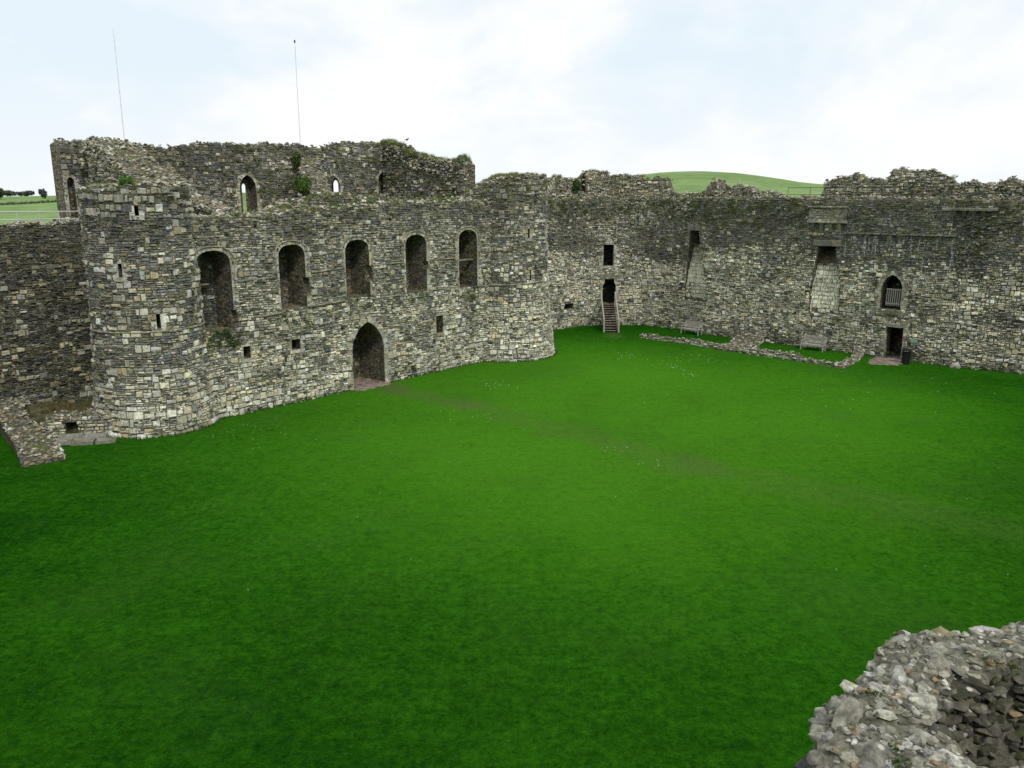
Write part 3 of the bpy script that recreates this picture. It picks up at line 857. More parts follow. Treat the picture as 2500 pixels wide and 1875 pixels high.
# east end wall
east = Path([fk(26.0, 16.2), fk(26.0, 6.1)], u0=0)
etop = profile([(0, 16.8), (1.6, 16.65), (3.2, 16.2), (4.6, 15.7), (5.4, 15.35), (7.2, 15.15), (9.6, 15.05), (10.1, 14.7)], .3, 6, .6)
EST = dict(col=lambda r, u, z, b: pick(r, BLKD if b else THIN_M) * 1.0, pb=lambda u, z: .18, mask=lambda u, z: (0, .8 if z > 14.4 else .75 * max(0, vnoise(u * .6, z * .7, 31) * 2.4), .25), band=(.22, .4), thin=(.08, .15), rough=.07, gap=.04)
def e_extra(acc):
    rng = np.random.default_rng(77)
    # collapsed core spilling down the inner face and the far jamb
    pts = []
    for _ in range(420):
        u = rng.uniform(0, 10.0); h = rng.random() ** 1.7
        z = float(etop(u)) - h * 1.3
        pts.append(east.at(u, z, .08 + .45 * h * rng.random()))
    for _ in range(120):
        z = rng.uniform(11, 14.8); pts.append(east.at(10.05 + rng.uniform(-.1, .1), z, -rng.uniform(0, 1.2)))
    rockets(rng, acc, pts, (.14, .42), col=lambda q: pick(q, THIN_L), mask=(0, .5, 0))
eo = reparent(wall('side_wall', gate, east, 0, etop, 1.2, [Opening(outline(8.6, 9.0, 12.4, 12.9), .6)], 51, EST, z0=9.8, extra=e_extra, rubsize=(.2, .5)))
tag(eo, 'broken side wall overgrown with weeds along its top')
# flank wall below, closing the gatehouse towards the left curtain wall
flank = Path([fk(-1.9, 16.2), fk(-1.9, 1.4)], u0=0)
fl = reparent(wall('side_wall', gate, Path([fk(-2.0, 17.5), fk(-2.0, 17.6)], u0=0), 0, profile([(0, 9), (1, 9)], 0), .1, (), 52, EST, z0=8.9, rub=False)) if False else None
flk = Path([fk(-.5, 3.0), fk(-.5, 15.8)], u0=0)
reparent(wall('side_wall', gate, flk, 0, profile([(0, 10.6), (13.4, 10.6)], .1, 9), 1.6, (), 53, dict(RST, pb=lambda u, z: .1), z0=7.5, rub=False))

# ruined cross walls inside, running down towards the front as rough slopes
def slope_ruin(name, a, b, za, zb_, T, seed, label, steps=True, mid=None, seg=None):
    """wall from plan point a to b whose broken top falls from za to zb_"""
    p = Path([a, b], u0=0)
    L = p.u1
    prof = profile(mid or [(0, za), (L, zb_)], .28, seed, .5)
    T3 = dict(col=lambda r, u, z, bb: pick(r, BLKD if bb else THIN_M) * 1.05, pb=lambda u, z: .12, mask=lambda u, z: (0, .6 * max(0, vnoise(u, z, seed) * 2.5), .15), band=(.2, .36), thin=(.08, .15), rough=.09, gap=.06)
    def ex(acc):
        rng = np.random.default_rng(seed + 9)
        pts = []
        for _ in range(int(L * T * 22)):
            u = rng.uniform(0, L); h = rng.random() ** 1.5; side = rng.random() < .75
            z = float(prof(u)) - h * 1.6
            pts.append(p.at(u, z, rng.uniform(.0, .55) * h + .05 if side else -T - .4 * h))
        for _ in range(int(L * T * 10)):
            u = rng.uniform(0, L); pts.append(p.at(u, float(prof(u)) + rng.uniform(-.1, .16), -T * rng.random()))
        for _ in range(int(T * 20)):
            pts.append(p.at(L + rng.uniform(-.1, .15), float(prof(L)) - rng.uniform(.1, 1.2), -T * rng.random()))
        rockets(rng, acc, pts, (.14, .46), col=lambda q: pick(q, [(.4, BUFF), (.35, PALE), (.25, GREY)]), mask=(0, .4, -.3))
    o = reparent(wall(name, gate, p, 0, prof, T, (), seed, T3, z0=9.5, extra=ex, rub=False))
    tag(o, label)
    return o
slope_ruin('cross_wall', fk(.5, 15.6), fk(-.5, 5.6), 15.6, 12.5, 2.3, 61, 'rough stair ruin sloping down behind the near turret',
           mid=[(0, 15.8), (1.0, 15.95), (1.6, 15.5), (2.4, 15.6), (4, 14.8), (6.5, 13.9), (8.5, 13.2), (10.1, 12.6)])
slope_ruin('cross_wall', fk(4.6, 15.8), fk(2.4, 3.0), 13.6, 11.2, 1.6, 62, 'low overgrown stub of wall left of the first rear window',
           mid=[(0, 14.6), (2, 13.2), (5, 12.0), (9, 11.9), (11, 11.5), (13, 11.1)])
slope_ruin('cross_wall', fk(16.9, 15.6), fk(12.5, 6.0), 14.6, 11.6, 1.5, 63, 'broken rubble pier beside the ivy bush',
           mid=[(0, 14.9), (1.0, 14.0), (3, 13.0), (6, 12.2), (8, 12.0), (10.5, 11.7)])
# raised core along the head of the front wall
mound = Path([fk(3.4, 2.0), fk(21.6, 2.0)], u0=3.4)
mtop = profile([(3.4, 11.05), (5.9, 11.6), (7, 11.95), (9.2, 12.2), (12.1, 12.2), (14.2, 12.08), (14.9, 11.85), (20.4, 11.95), (21.6, 12.0)], .14, 13)
mo = reparent(wall('wall_core', gate, mound, 9.0, mtop, 1.3, (), 64, dict(FST, col=lambda r, u, z, b: pick(r, BLKD if b else THIN_M), mask=lambda u, z: (0, .8, .1)), z0=10.6, rubsize=(.15, .4)))

# ================================================================== RIGHT CURTAIN WALL
RP = [(0.5, 73.5), (3.9, 75.3), (6.3, 77.6), (8.6, 78.0), (10.75, 78.3), (13.2, 78.3), (16.1, 75.5), (17.57, 72.9), (25.58, 64.9), (29.3, 60.9), (32.7, 57.9), (36.1, 55.6), (40, 52.6), (50, 45)]
right = Path(RP, u0=0, smooth=10, dense=.3)
_L = sum(math.hypot(RP[i + 1][0] - RP[i][0], RP[i + 1][1] - RP[i][1]) for i in range(len(RP) - 1))
cur = empty('curtain_wall', (25, 65, 0)); _c0 = Vector(cur.location)
tag(cur, 'long grey curtain wall closing the far right side of the lawn with doors and tall chimney recesses', 'castle wall')
def rp2(o): o.location = -_c0; return o
f1 = [(18.3, 3.0), (18.28, 4.2), (18.45, 7.0), (18.5, 7.95), (18.51, 8.05), (18.6, 9.22), (19.68, 9.22), (19.88, 8.05), (19.89, 7.95), (19.95, 7.6), (20.6, 5.4), (21.0, 4.2), (21.0, 3.0)]
f2 = [(30.75, 3.0), (30.7, 5.0), (30.98, 6.9), (31.0, 7.2), (31.15, 8.35), (32.5, 8.35), (32.68, 7.2), (32.72, 6.9), (33.1, 5.6), (33.25, 3.0)]
dep1 = lambda z: float(np.interp(z, [3, 5.0, 6.5, 8, 9.3], [.05, .12, .32, .8, 1.5]) if z < 8.0 else 2.3)
dep2 = lambda z: float(np.interp(z, [3, 5, 6.9, 7.2, 8.4], [.05, .12, .36, .9, 2.3]))
agpoly = outline(36.4, 37.97, 3.82, 6.44, 'point', 14)
rops_ = [Opening(outline(9.62, 10.62, 5.77, 7.78), 2.2, (.6, .3, .5, 2.6)), Opening([(9.62, 2.12), (9.62, 3.95), (9.8, 4.2), (9.8, 4.52), (10.75, 4.52), (10.75, 4.2), (10.92, 3.95), (10.92, 2.12)], 2.2, (.8, .2, .5, 2.8)),
         Opening(f1, dep1), Opening(f2, dep2), Opening(agpoly, 2.4, (.5, .1, .9, 2.8)), Opening([(37.13, -.5), (37.13, 2.48), (38.34, 2.48), (38.34, -.5)], 2.4, (.5, .1, .8, 2.8)),
         Opening(outline(5.3, 6.5, 1.8, 2.28), 1.0), Opening(outline(28.3, 28.5, 11.1, 11.3), .5), Opening(outline(4.6, 4.8, 11.4, 11.55), .5)]
ctop = profile([(0, 11.95), (3.4, 12.0), (14.5, 12.07), (23.6, 12.1), (30.8, 12.1), (38.6, 12.03), (45, 11.93), (_L, 11.9)], .07, 15)
def rc(r, u, z, b):
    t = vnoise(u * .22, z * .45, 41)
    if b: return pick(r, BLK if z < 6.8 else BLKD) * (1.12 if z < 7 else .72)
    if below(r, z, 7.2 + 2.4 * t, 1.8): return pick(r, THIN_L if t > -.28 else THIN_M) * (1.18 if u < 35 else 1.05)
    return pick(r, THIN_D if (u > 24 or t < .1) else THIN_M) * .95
def rb(u, z):
    n = vnoise(u * .3, z * .6, 42)
    if z < 6.8: return .30 + .4 * n
    return max(.03, .07 + .2 * n)
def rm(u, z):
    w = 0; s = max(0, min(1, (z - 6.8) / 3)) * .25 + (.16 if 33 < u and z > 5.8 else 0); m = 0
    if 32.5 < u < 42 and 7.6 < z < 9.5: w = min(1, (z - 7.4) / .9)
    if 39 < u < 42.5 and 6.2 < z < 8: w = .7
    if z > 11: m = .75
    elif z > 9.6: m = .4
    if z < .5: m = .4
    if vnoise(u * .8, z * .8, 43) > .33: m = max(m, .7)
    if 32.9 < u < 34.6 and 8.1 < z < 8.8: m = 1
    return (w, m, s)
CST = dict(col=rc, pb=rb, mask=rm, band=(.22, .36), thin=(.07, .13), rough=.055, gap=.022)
def c_extra(acc):
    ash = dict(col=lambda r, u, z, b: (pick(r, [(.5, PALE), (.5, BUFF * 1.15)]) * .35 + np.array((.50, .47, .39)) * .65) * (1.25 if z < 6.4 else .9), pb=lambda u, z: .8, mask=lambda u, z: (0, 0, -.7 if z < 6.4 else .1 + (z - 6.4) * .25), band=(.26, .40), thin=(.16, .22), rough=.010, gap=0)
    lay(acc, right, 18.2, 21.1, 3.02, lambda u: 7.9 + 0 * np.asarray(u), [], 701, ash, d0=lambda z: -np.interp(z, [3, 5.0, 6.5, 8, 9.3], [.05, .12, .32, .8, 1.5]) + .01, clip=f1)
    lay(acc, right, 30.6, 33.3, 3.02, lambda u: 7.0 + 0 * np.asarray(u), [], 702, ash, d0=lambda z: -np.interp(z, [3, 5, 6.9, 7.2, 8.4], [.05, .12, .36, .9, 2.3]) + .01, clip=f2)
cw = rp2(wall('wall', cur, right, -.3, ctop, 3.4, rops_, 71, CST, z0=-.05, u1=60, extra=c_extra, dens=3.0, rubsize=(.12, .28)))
# dressed openings
surround('window_surround', cw, right, outline(9.62, 10.62, 5.77, 7.78), w=.26, prot=.02, seed=101, blk=.55, tooth=.2, sill=True)
surround('door_surround', cw, right, [(9.62, 2.3), (9.62, 3.95), (9.8, 4.2), (9.8, 4.52), (10.75, 4.52), (10.75, 4.2), (10.92, 3.95), (10.92, 2.3)], w=.24, prot=.06, seed=102, blk=.5, tooth=.15)
surround('door_surround', cw, right, [(37.13, .02), (37.13, 2.48), (38.34, 2.48), (38.34, .02)], w=.16, prot=.02, seed=103, blk=.5, tooth=.2, cols=[(.5, BUFF), (.5, GREY)])
ar = surround('arch_surround', cw, right, agpoly, w=.27, prot=.05, seed=104, blk=.4, tooth=.18)
ao = outline(36.4 - .30, 37.97 + .30, 3.82, 6.44 + .34, 'point', 14)
band('hood_mould', cw, right, ao[1:-1], .16, .09, seed=105, col=[(.5, BUFF), (.5, BROWN * 1.6)])
def slabs(name, parent, path, l, r, zb, zt, prot, seed, n=1, col=None, lean=0.0, dep=.2):
    rng = np.random.default_rng(seed); acc = Acc(); us = np.linspace(l, r, n + 1)
    for x0, x1 in zip(us[:-1], us[1:]):
        x0 += .008; x1 -= .008
        m = 6; xs = np.linspace(x0, x1, m)
        ringf = []; 
        V = []
        for x in xs:
            pj = prot + rng.uniform(-.02, .02)
            for z, d in ((zb + rng.uniform(-.015, .015), pj - lean), (zt - .05, pj), (zt, pj - .05), (zt, -dep), (zb, -dep)):
                V.append(tuple(path.at(x, z, d)))
        F = []
        for i in range(m - 1):
            for j in range(5):
                F.append([i * 5 + j, (i + 1) * 5 + j, (i + 1) * 5 + (j + 1) % 5, i * 5 + (j + 1) % 5])
        F += [[0, 1, 2, 3, 4], [(m - 1) * 5 + j for j in (4, 3, 2, 1, 0)]]
        acc.add(V, F, pick(rng, col or [(.6, GREY), (.4, BUFF * .7)]), (0, .6, .5))
    return acc.build(name, [STONE], parent)
slabs('chimney_lintel', cw, right, 18.3, 20.0, 9.24, 9.70, .12, 1, 2)
slabs('chimney_lintel', cw, right, 30.7, 33.0, 8.36, 8.82, .18, 2, 3)
slabs('door_lintel', cw, right, 9.25, 11.3, 4.53, 4.95, .10, 3, 2)
slabs('door_lintel', cw, right, 36.9, 38.7, 2.49, 2.78, .08, 4, 1, [(1, GREY * 1.3)])
slabs('balcony_sill', cw, right, 36.0, 38.6, 3.45, 3.80, .12, 5, 3)
mp_ = Path([tuple(right.at(u, 0, .22)[:2]) for u in np.linspace(30.17, 33.33, 8)], u0=30.17)
wall('machicolation_box', cw, mp_, 10.32, profile([(30, 11.33), (34, 11.33)], 0), .62, (), 74, dict(CST, pb=lambda u, z: .1, rough=.012, thin=(.10, .16), col=lambda r, u, z, b: pick(r, [(.6, GREY), (.4, OLIVE)])), rub=False)
slabs('machicolation_ledge', cw, right, 30.1, 33.4, 11.35, 11.45, .36, 7, 4, [(1, GREY * 1.2)])
slabs('machicolation_ledge', cw, right, 30.1, 33.4, 10.16, 10.31, .36, 8, 4, [(.5, GREY * 1.4), (.5, BUFF)])
slabs('machicolation_ledge', cw, right, 40.15, 43.6, 11.2, 11.40, .42, 9, 5, [(1, GREY)])
for u in (30.55, 31.25, 32.0, 32.7): slabs('corbel', cw, right, u - .13, u + .17, 9.46, 10.15, .30, int(u * 10), 1, [(.5, GREY), (.5, BUFF * .7)], lean=.24)
for u in (40.9, 41.55, 42.15, 42.75): slabs('corbel', cw, right, u - .13, u + .13, 10.75, 11.19, .34, int(u * 10), 1, [(1, GREY * .9)], lean=.26)
# wall head that oversails above the offset course
over = Path([tuple(right.at(u, 0, .20)[:2]) for u in np.linspace(33.35, 40.9, 30)], u0=33.35)
ovt = profile([(33.3, 11.98), (41, 11.98)], .05, 17)
oo = rp2(wall('oversailing_course', cur, over, 9.52, ovt, .21, (), 72, dict(CST, pb=lambda u, z: .05, col=lambda r, u, z, b: pick(r, THIN_D) * 1.0), rub=False))
slabs('offset_ledge', oo, right, 33.2, 41.2, 9.38, 9.51, .27, 11, 14, [(1, GREY * .9)])
band('offset_ledge', cw, right, [(23.8, 7.5), (27, 7.47), (30.6, 7.42)], .07, .06, seed=12, skip=0, col=[(1, GREY)])
band('offset_ledge', cw, right, [(33.4, 7.5), (36.0, 7.32)], .07, .07, seed=13, skip=0, col=[(1, GREY)])
# eroded column of rough stones under the right machicolation
acc = Acc(); rng = np.random.default_rng(88)
pts = [right.at(u, z, .06 + .05 * rng.random()) for u, z in zip(rng.normal(42.3, .55, 240), rng.uniform(6.6, 10.7, 240))]
rockets(rng, acc, pts, (.16, .42), flat=.4, col=lambda q: pick(q, THIN_M), mask=(0, .7, .5))
rp2(acc.build('rough_chase', [STONE], cur))
# parapet remains set back behind the wall walk
class Offset:
    def __init__(s, p, off, u0, u1): s.p, s.off, s.u0, s.u1 = p, off, u0, u1
    def at(s, u, z, d=0.0): return s.p.at(u, z, np.asarray(d, float) + s.off)
par = Offset(right, -1.6, 1.5, 58)
ptop_pts = [(1.5, 13.4), (4.9, 13.6), (5.2, 13.78), (6.75, 13.9), (6.95, 13.68), (7.7, 13.7), (8.2, 14.32), (9.5, 14.45), (10.45, 14.3), (10.6, 13.95), (11.2, 13.98), (11.4, 14.12), (13.8, 14.02), (14.8, 13.85),
            (14.97, 12.6), (17.8, 12.5), (18.6, 12.66), (19.1, 13.4), (19.9, 13.5), (20.5, 12.75), (21.9, 13.08), (23.6, 13.05), (24.6, 12.55), (25.3, 12.88), (26.7, 12.3), (26.9, 12.06), (30.3, 12.1),
            (30.4, 13.3), (31.6, 13.85), (32.9, 13.98), (33.8, 13.52), (35.4, 13.53), (35.65, 13.98), (36.6, 14.07), (39.3, 13.87), (40.15, 13.62), (40.3, 13.0), (41.7, 13.2), (43.0, 13.0), (43.7, 13.06), (43.9, 13.51), (44.1, 13.56), (44.5, 13.28), (50, 13.2), (60, 13.2)]
ptop = profile(ptop_pts, .22, 19, .38)
def p_col(r, u, z, b): return pick(r, BLKD if b else THIN_L) * .95
PST = dict(col=p_col, pb=lambda u, z: .25, mask=lambda u, z: (0, .8 if u < 15 and z > 13.2 else .35, .05), band=(.2, .36), thin=(.07, .14), rough=.06, gap=.04)
def p_extra(acc):
    rng = np.random.default_rng(99); pts = []
    for _ in range(1500):
        u = rng.uniform(1.6, 56); h = rng.random() ** 1.6; zt = float(ptop(u))
        if zt < 12.25: continue
        pts.append(par.at(u, max(12.0, zt - h * (zt - 12.0)), .02 + .35 * h * rng.random()))
    rockets(rng, acc, pts, (.12, .38), col=lambda q: pick(q, THIN_L), mask=(0, .25, 0))
po = rp2(wall('parapet', cur, par, 11.9, ptop, 1.1, [Opening(outline(7.85, 8.2, 12.7, 14.1), .7)], 73, PST, extra=p_extra, rubsize=(.14, .42), u1=56))
tag(po, 'ragged remains of the parapet')

# ================================================================== LEFT CURTAIN WALL
lcur = empty('curtain_wall', (fk(-10, 10)[0], fk(-10, 10)[1], 0)); _l0 = Vector(lcur.location)
tag(lcur, 'dark weathered curtain wall at the left edge, half hidden by the near turret', 'castle wall')
lp = Path([fk(-30, 10), fk(-.4, 10)], u0=-30)
ltop = profile([(-30, 10.5), (-6.8, 10.56), (-2.6, 10.66), (-1.6, 10.7)], .12, 23, .4)
def lc(r, u, z, b):
    if b: return pick(r, BLKD) * (.82 if z < 8 else .5)
    return pick(r, THIN_D if z > 7.5 else [(.40, SLATE), (.2, GREY), (.14, OLIVE), (.16, BROWN), (.10, BUFF)]) * .68
LST = dict(col=lc, pb=lambda u, z: (.05 if z > 8.8 else max(.05, .22 + .3 * vnoise(u * .4, z * .6, 44))), mask=lambda u, z: (0, .2 if z > 8 else .0, .55 if z > 7.5 else .38), band=(.2, .34), thin=(.06, .11), rough=.05, gap=.045, open=True)
lw = wall('wall', lcur, lp, -.3, ltop, 2.6, (), 81, LST, z0=-.05, u0=-13, rubsize=(.16, .42)); lw.location = -_l0
# the rest of the ring, outside the frame, which shades the lawn
for i, (a, b, lab) in enumerate([((-43.5, 27.8), (-7, -4.5), 'curtain wall on the near left side of the ward'), ((50, 45), (13, -3), 'curtain wall on the near right side of the ward')]):
    pth = Path([a, b] if i else [b, a], u0=0)
    acc = Acc(); V, F = solid(pth, -.3, profile([(0, 11.5), (60, 11.5)], .1, i), 3.0, (), 1.0)
    acc.add(V, F, MORTAR, mat=0); o = acc.build('curtain_wall', [CORE]); tag(o, lab, 'castle wall')
acc = Acc(); acc.box((0, -5.5, 5), 22, 12.6, 10.4, .0, MORTAR, 0)
o = acc.build('south_gatehouse', [CORE]); tag(o, 'gatehouse block under the viewpoint', 'gatehouse')

for i, (x, y) in enumerate(((-15, -8), (15, -8))):  # unseen towers added behind the viewpoint to cast shade on the near lawn
    pth = Path([(x + 6 * math.cos(a), y + 6 * math.sin(a)) for a in np.linspace(0, 2 * math.pi, 40)], u0=0)
    acc = Acc(); V, F = solid(pth, -.3, profile([(0, 17.5), (60, 17.5)], .2, i), 3.5, (), 1.0); acc.add(V, F, MORTAR)
    o = acc.build('shade_tower', [CORE]); tag(o, 'unseen round tower added behind the viewpoint to shade the lawn, on the ' + ('left', 'right')[i], 'shade blocker')
acc = Acc(); acc.box((0, -9.5, 8), 26, 7, 15, .0, MORTAR, 0)  # unseen tall block, added to deepen the shade on the near lawn
o = acc.build('shade_block', [CORE]); tag(o, 'unseen block added behind the viewpoint to shade the lawn', 'gatehouse')
# ================================================================== GROUND
def ground_grid(name, xs, ys, zf, mat):
    X, Y = np.meshgrid(xs, ys); Z = np.vectorize(zf)(X, Y)
    V = np.stack([X.ravel(), Y.ravel(), Z.ravel()], 1); n = len(xs)
    i = np.arange(len(xs) - 1); j = np.arange(len(ys) - 1); I, J = np.meshgrid(i, j); a = (J * n + I).ravel()
    F = np.stack([a, a + 1, a + n + 1, a + n], 1)
    acc = Acc(); acc.add(V, F, (.1, .2, .05)); o = acc.build(name, [mat], smooth=True)
    return o
lawn = ground_grid('lawn', np.arange(-48, 56, .5), np.arange(-6, 84, .5), lambda x, y: .035 * vnoise(x * .25, y * .25, 51) + .02 * vnoise(x, y, 52), GRASS)
tag(lawn, kind='structure')
def terrain(x, y):
    r = math.hypot(x, y)
    if r < 110: return -.6
    az = x / y if y > 1 else (5 if x > 0 else -5)
    t = np.interp(az, [-2, -.7, -.58, -.4, 0.0, .0246, .0981, .1485, .1812, .2222, .2694, .2941, .3193, .3436, .3728, .4177, .6, 2],
                  [.002, .002, .0035, .007, .010, .0172, .022, .0272, .0306, .032, .0296, .0268, .0234, .0196, .0168, .0149, .01, .005])
    if y < 1: t = .003
    crest = 520
    s = min(1, max(0, (r - 120) / (crest - 120))); s = s * s * (3 - 2 * s)
    yy = max(abs(y), 1) if y > 1 else r
    H = 12 + t * (y / r * crest if y > 1 else crest)
    z = -.6 + (H + .6) * s
    if r > crest: z = H - (r - crest) * .02
    return z
acc = Acc(); rs = [0, 60, 100, 130, 160, 200, 240, 280, 330, 380, 430, 470, 500, 520, 540, 600, 700, 900, 1400, 2500, 5000]; na = 360
V = []; F = []
for r in rs:
    for k in range(na):
        a = 2 * math.pi * k / na; x, y = r * math.cos(a), r * math.sin(a); V.append((x, y, terrain(x, y)))
for i in range(len(rs) - 1):
    for k in range(na): F.append([i * na + k, (i + 1) * na + k, (i + 1) * na + (k + 1) % na, i * na + (k + 1) % na])
acc.add(V, np.array(F), (.1, .2, .05)); o = acc.build('terrain', [FIELD], smooth=True); tag(o, kind='structure')

# passage floor and the paved patch by the lower door
def pave(name, pts, seed, n=14, z=.035, size=.5):
    rng = np.random.default_rng(seed); acc = Acc(); P = [Vector(p) for p in pts]
    V = [(p.x, p.y, z) for p in P] + [(p.x, p.y, -.1) for p in P]; k = len(P)
    acc.add(V, [list(range(k))] + [[i, k + i, k + (i + 1) % k, (i + 1) % k] for i in range(k)], (.3, .3, .3))
    poly = [(p.x, p.y) for p in P]; xs = [p.x for p in P]; ys = [p.y for p in P]
    g = size; cells = []
    for x in np.arange(min(xs), max(xs), g):
        for y in np.arange(min(ys), max(ys), g):
            cx, cy = x + g / 2, y + g / 2
            if inside(poly, cx, cy): cells.append((cx, cy))
    for cx, cy in cells:
        acc.box((cx + rng.uniform(-.02, .02), cy + rng.uniform(-.02, .02), z + .01), g * rng.uniform(.86, .95), g * rng.uniform(.84, .95), .05 + .02 * rng.random(), rng.uniform(-.06, .06))
    o = acc.build(name, [PAVE]); return tag(o, kind='structure')
pave('passage_path', [tuple(fk(9.2, -.75)), tuple(fk(11.8, -.6)), tuple(fk(11.75, 2.55)), tuple(fk(9.2, 2.55))], 1)
pd = [tuple(right.at(36.6, 0, .0)[:2]), tuple(right.at(36.8, 0, 1.9)[:2]), tuple(right.at(37.4, 0, 3.2)[:2]), tuple(right.at(38.9, 0, 2.2)[:2]), tuple(right.at(38.4, 0, .0)[:2]), tuple(right.at(38.3, 0, -2.2)[:2]), tuple(right.at(37.15, 0, -2.2)[:2])]
pave('door_path', pd[::-1], 2)

# ================================================================== LOW WALLS
def low_wall(name, pts, top, T, seed, label, group=None, style=None, z0=-.02, openings=(), rub=(.12, .3)):
    p = Path(pts, u0=0, dense=.3)
    st = style or dict(col=lambda r, u, z, b: pick(r, BLK if b else THIN_L) * .9, pb=lambda u, z: .45, mask=lambda u, z: (0, .3, .05), band=(.14, .26), thin=(.08, .13), rough=.045, gap=.03)
    tp = profile([(a * p.u1, b) for a, b in top], .10, seed, .4)
    o = wall(name, None, p, -.2, tp, T, openings, seed, st, z0=z0, rubsize=rub, dens=9)
    tag(o, label, 'low wall', group); return o, p
low_wall('low_wall', [(11.3, 71.4), (15.5, 67.1), (19.3, 62.6), (24.2, 57.6)], [(0, .12), (.05, .3), (.5, .42), (.52, .35), (.8, .5), (.82, .25), (1, .25)], .6, 91, 'long low ruined wall footing edging the lawn in front of the benches', 'low stone footings by the right wall')
low_wall('low_wall', [(24.0, 57.5), (26.2, 60.3), (28.0, 63.2)], [(0, .2), (.5, .25), (.8, .4), (1, .5)], .6, 92, 'short low footing running from the corner back to the wall beside the doorway', 'low stone footings by the right wall')
low_wall('low_wall', [(18.6, 63.7), (21.6, 68.6)], [(0, .25), (.5, .18), (.8, .3), (1, .6)], 2.3, 93, 'broad flat footing of rubble lying between the two benches', 'low stone footings by the right wall')
# block of masonry in the left corner
low_wall('masonry_block', [(-21.1, 36.4), (-22.7, 38.64), (-24.7, 41.0), (-27.6, 44.6)], [(0, .25), (.2, .38), (.45, .62), (.7, .85), (1, 1.1)], 1.75, 94, 'long sloping block of grey rubble masonry in the lower left corner of the lawn', rub=(.1, .3))
low_wall('stone_plinth', [(-23.7, 39.75), (-21.0, 40.25), (-20.2, 40.5)], [(0, 1.15), (.5, 1.2), (1, 1.15)], 1.6, 95, 'stone plinth with a square drain hole between the masonry block and the turret', openings=[Opening(outline(.85, 1.45, .15, .85), 1.0)])
acc = Acc(); rng = np.random.default_rng(5)
for (x, y, z, sx, sy, rz) in [(-22.6, 38.95, .14, 1.0, .75, .25), (-21.6, 39.15, .08, 1.05, .75, .22), (-22.4, 39.55, .22, 1.1, .5, .2), (-21.3, 39.8, .16, 1.1, .5, .2), (-20.55, 39.35, .05, .9, .6, .3)]:
    acc.box((x, y, z), sx, sy, .2, rz, pick(rng, [(1, GREY)]))
rockets(rng, acc, [(rng.uniform(-22.9, -19.9), 0, .08) for _ in range(0)], (.1, .2))
o = acc.build('stone_step', [STONE]); tag(o, 'flat worn slabs forming a low step below the drain hole', 'stone step')
acc = Acc(); rng = np.random.default_rng(15)
for _ in range(150):
    x, y = rng.uniform(-27, -21.5), rng.uniform(41.2, 42.8)
    if (x + 21.0) * .784 + (y - 36.33) * .62 < .2: continue
    blades(acc, rng, (x, y, 1.0 + .05 * (y - 41)), .3, 26, h=.26, cols=((.06, .07, .025), (.20, .16, .07)))
o = acc.build('dry_grass', [LEAF]); tag(o, 'withered brown grass on the bank below the dark wall', 'grass', kind='stuff')
# brown turf behind, banked up against the dark wall
def bank_h(x, y):
    s_ = (x + 21.0) * .784 + (y - 36.33) * .62
    if s_ < -.4 or y < 40.3 or y > 42.9: return -.4
    return 1.02 + .05 * (y - 41) + .09 * vnoise(x * .8, y * .8, 3) + .04 * vnoise(x * 3, y * 3, 5)
bank = ground_grid('dry_bank', np.arange(-28.5, -20, .25), np.arange(40.2, 43.5, .25), bank_h, EARTH)
tag(bank, kind='structure')

bpt = right.at(42.2, 0, .35); acc = Acc()
V_, F_ = hulls(1, 31, 40)[0]; acc.add(V_ * np.array((.85, .6, .6)) + np.array((bpt[0], bpt[1], .12)), F_, (.5, .48, .42))
o = acc.build('boulder', [STONE]); tag(o, 'pale rounded boulder lying at the foot of the right wall', 'boulder')
# ================================================================== FOREGROUND RUINED TURRET
def edge_r(a):   # outer outline of the broken turret top, plan radius by angle
    return 2.86 + .07 * math.sin(3 * a + 1.2) + .07 * math.sin(7 * a + .4) + .05 * math.sin(13 * a)
tc = np.array((4.78, 3.86))
def fg_h(x, y):
    dx, dy = x - tc[0], y - tc[1]; r = math.hypot(dx, dy); a = math.atan2(dy, dx); R = edge_r(a)
    q = r / R
    z = 8.34 + .16 * vnoise(x * .9, y * .9, 61) + .08 * vnoise(x * 3, y * 3, 62) + .05 * vnoise(x * 8, y * 8, 63) + .03 * vnoise(x * 18, y * 18, 65)
    z -= max(0, q - .92) ** 1.5 * 5.0
    e = math.sqrt(((x - 4.85) / 1.85) ** 2 + ((y - 5.1) / .98) ** 2) + .08 * vnoise(x * 3, y * 3, 67)
    if e < 1:
        s = min(1, (1 - e) / .10); s = s * s * (3 - 2 * s); z -= (1.15 + .15 * vnoise(x * 2, y * 2, 66)) * s
    return z
acc = Acc(); na = 320; rings = [0, .1, .2, .28] + list(np.arange(.32, .999, .016)) + [1.0]
V = []; F = []; C = []
for q in rings:
    for k in range(na):
        a = 2 * math.pi * k / na; R = edge_r(a) * q
        x, y = tc[0] + R * math.cos(a), tc[1] + R * math.sin(a); V.append((x, y, fg_h(x, y)))
for z in (7.6, 7.0, 6.2, 5, 3.5, 2, 0, -.3):
    for k in range(na):
        a = 2 * math.pi * k / na; R = edge_r(a) * (1.0 + (7.9 - z) * .006) + .05 * vnoise(a * 6, z * 2, 64)
        V.append((tc[0] + R * math.cos(a), tc[1] + R * math.sin(a), z))
nr = len(rings) + 8
for i in range(nr - 1):
    for k in range(na): F.append([i * na + k, (i + 1) * na + k, (i + 1) * na + (k + 1) % na, i * na + (k + 1) % na])
acc.add(V, np.array(F), (.175, .165, .135))
rng = np.random.default_rng(11)
NR = hulls(30, 9, 22)
ncol = [(.36, np.array((.27, .265, .225))), (.24, np.array((.37, .36, .315))), (.22, np.array((.15, .145, .12))), (.08, np.array((.28, .225, .14))), (.10, np.array((.47, .465, .42)))]
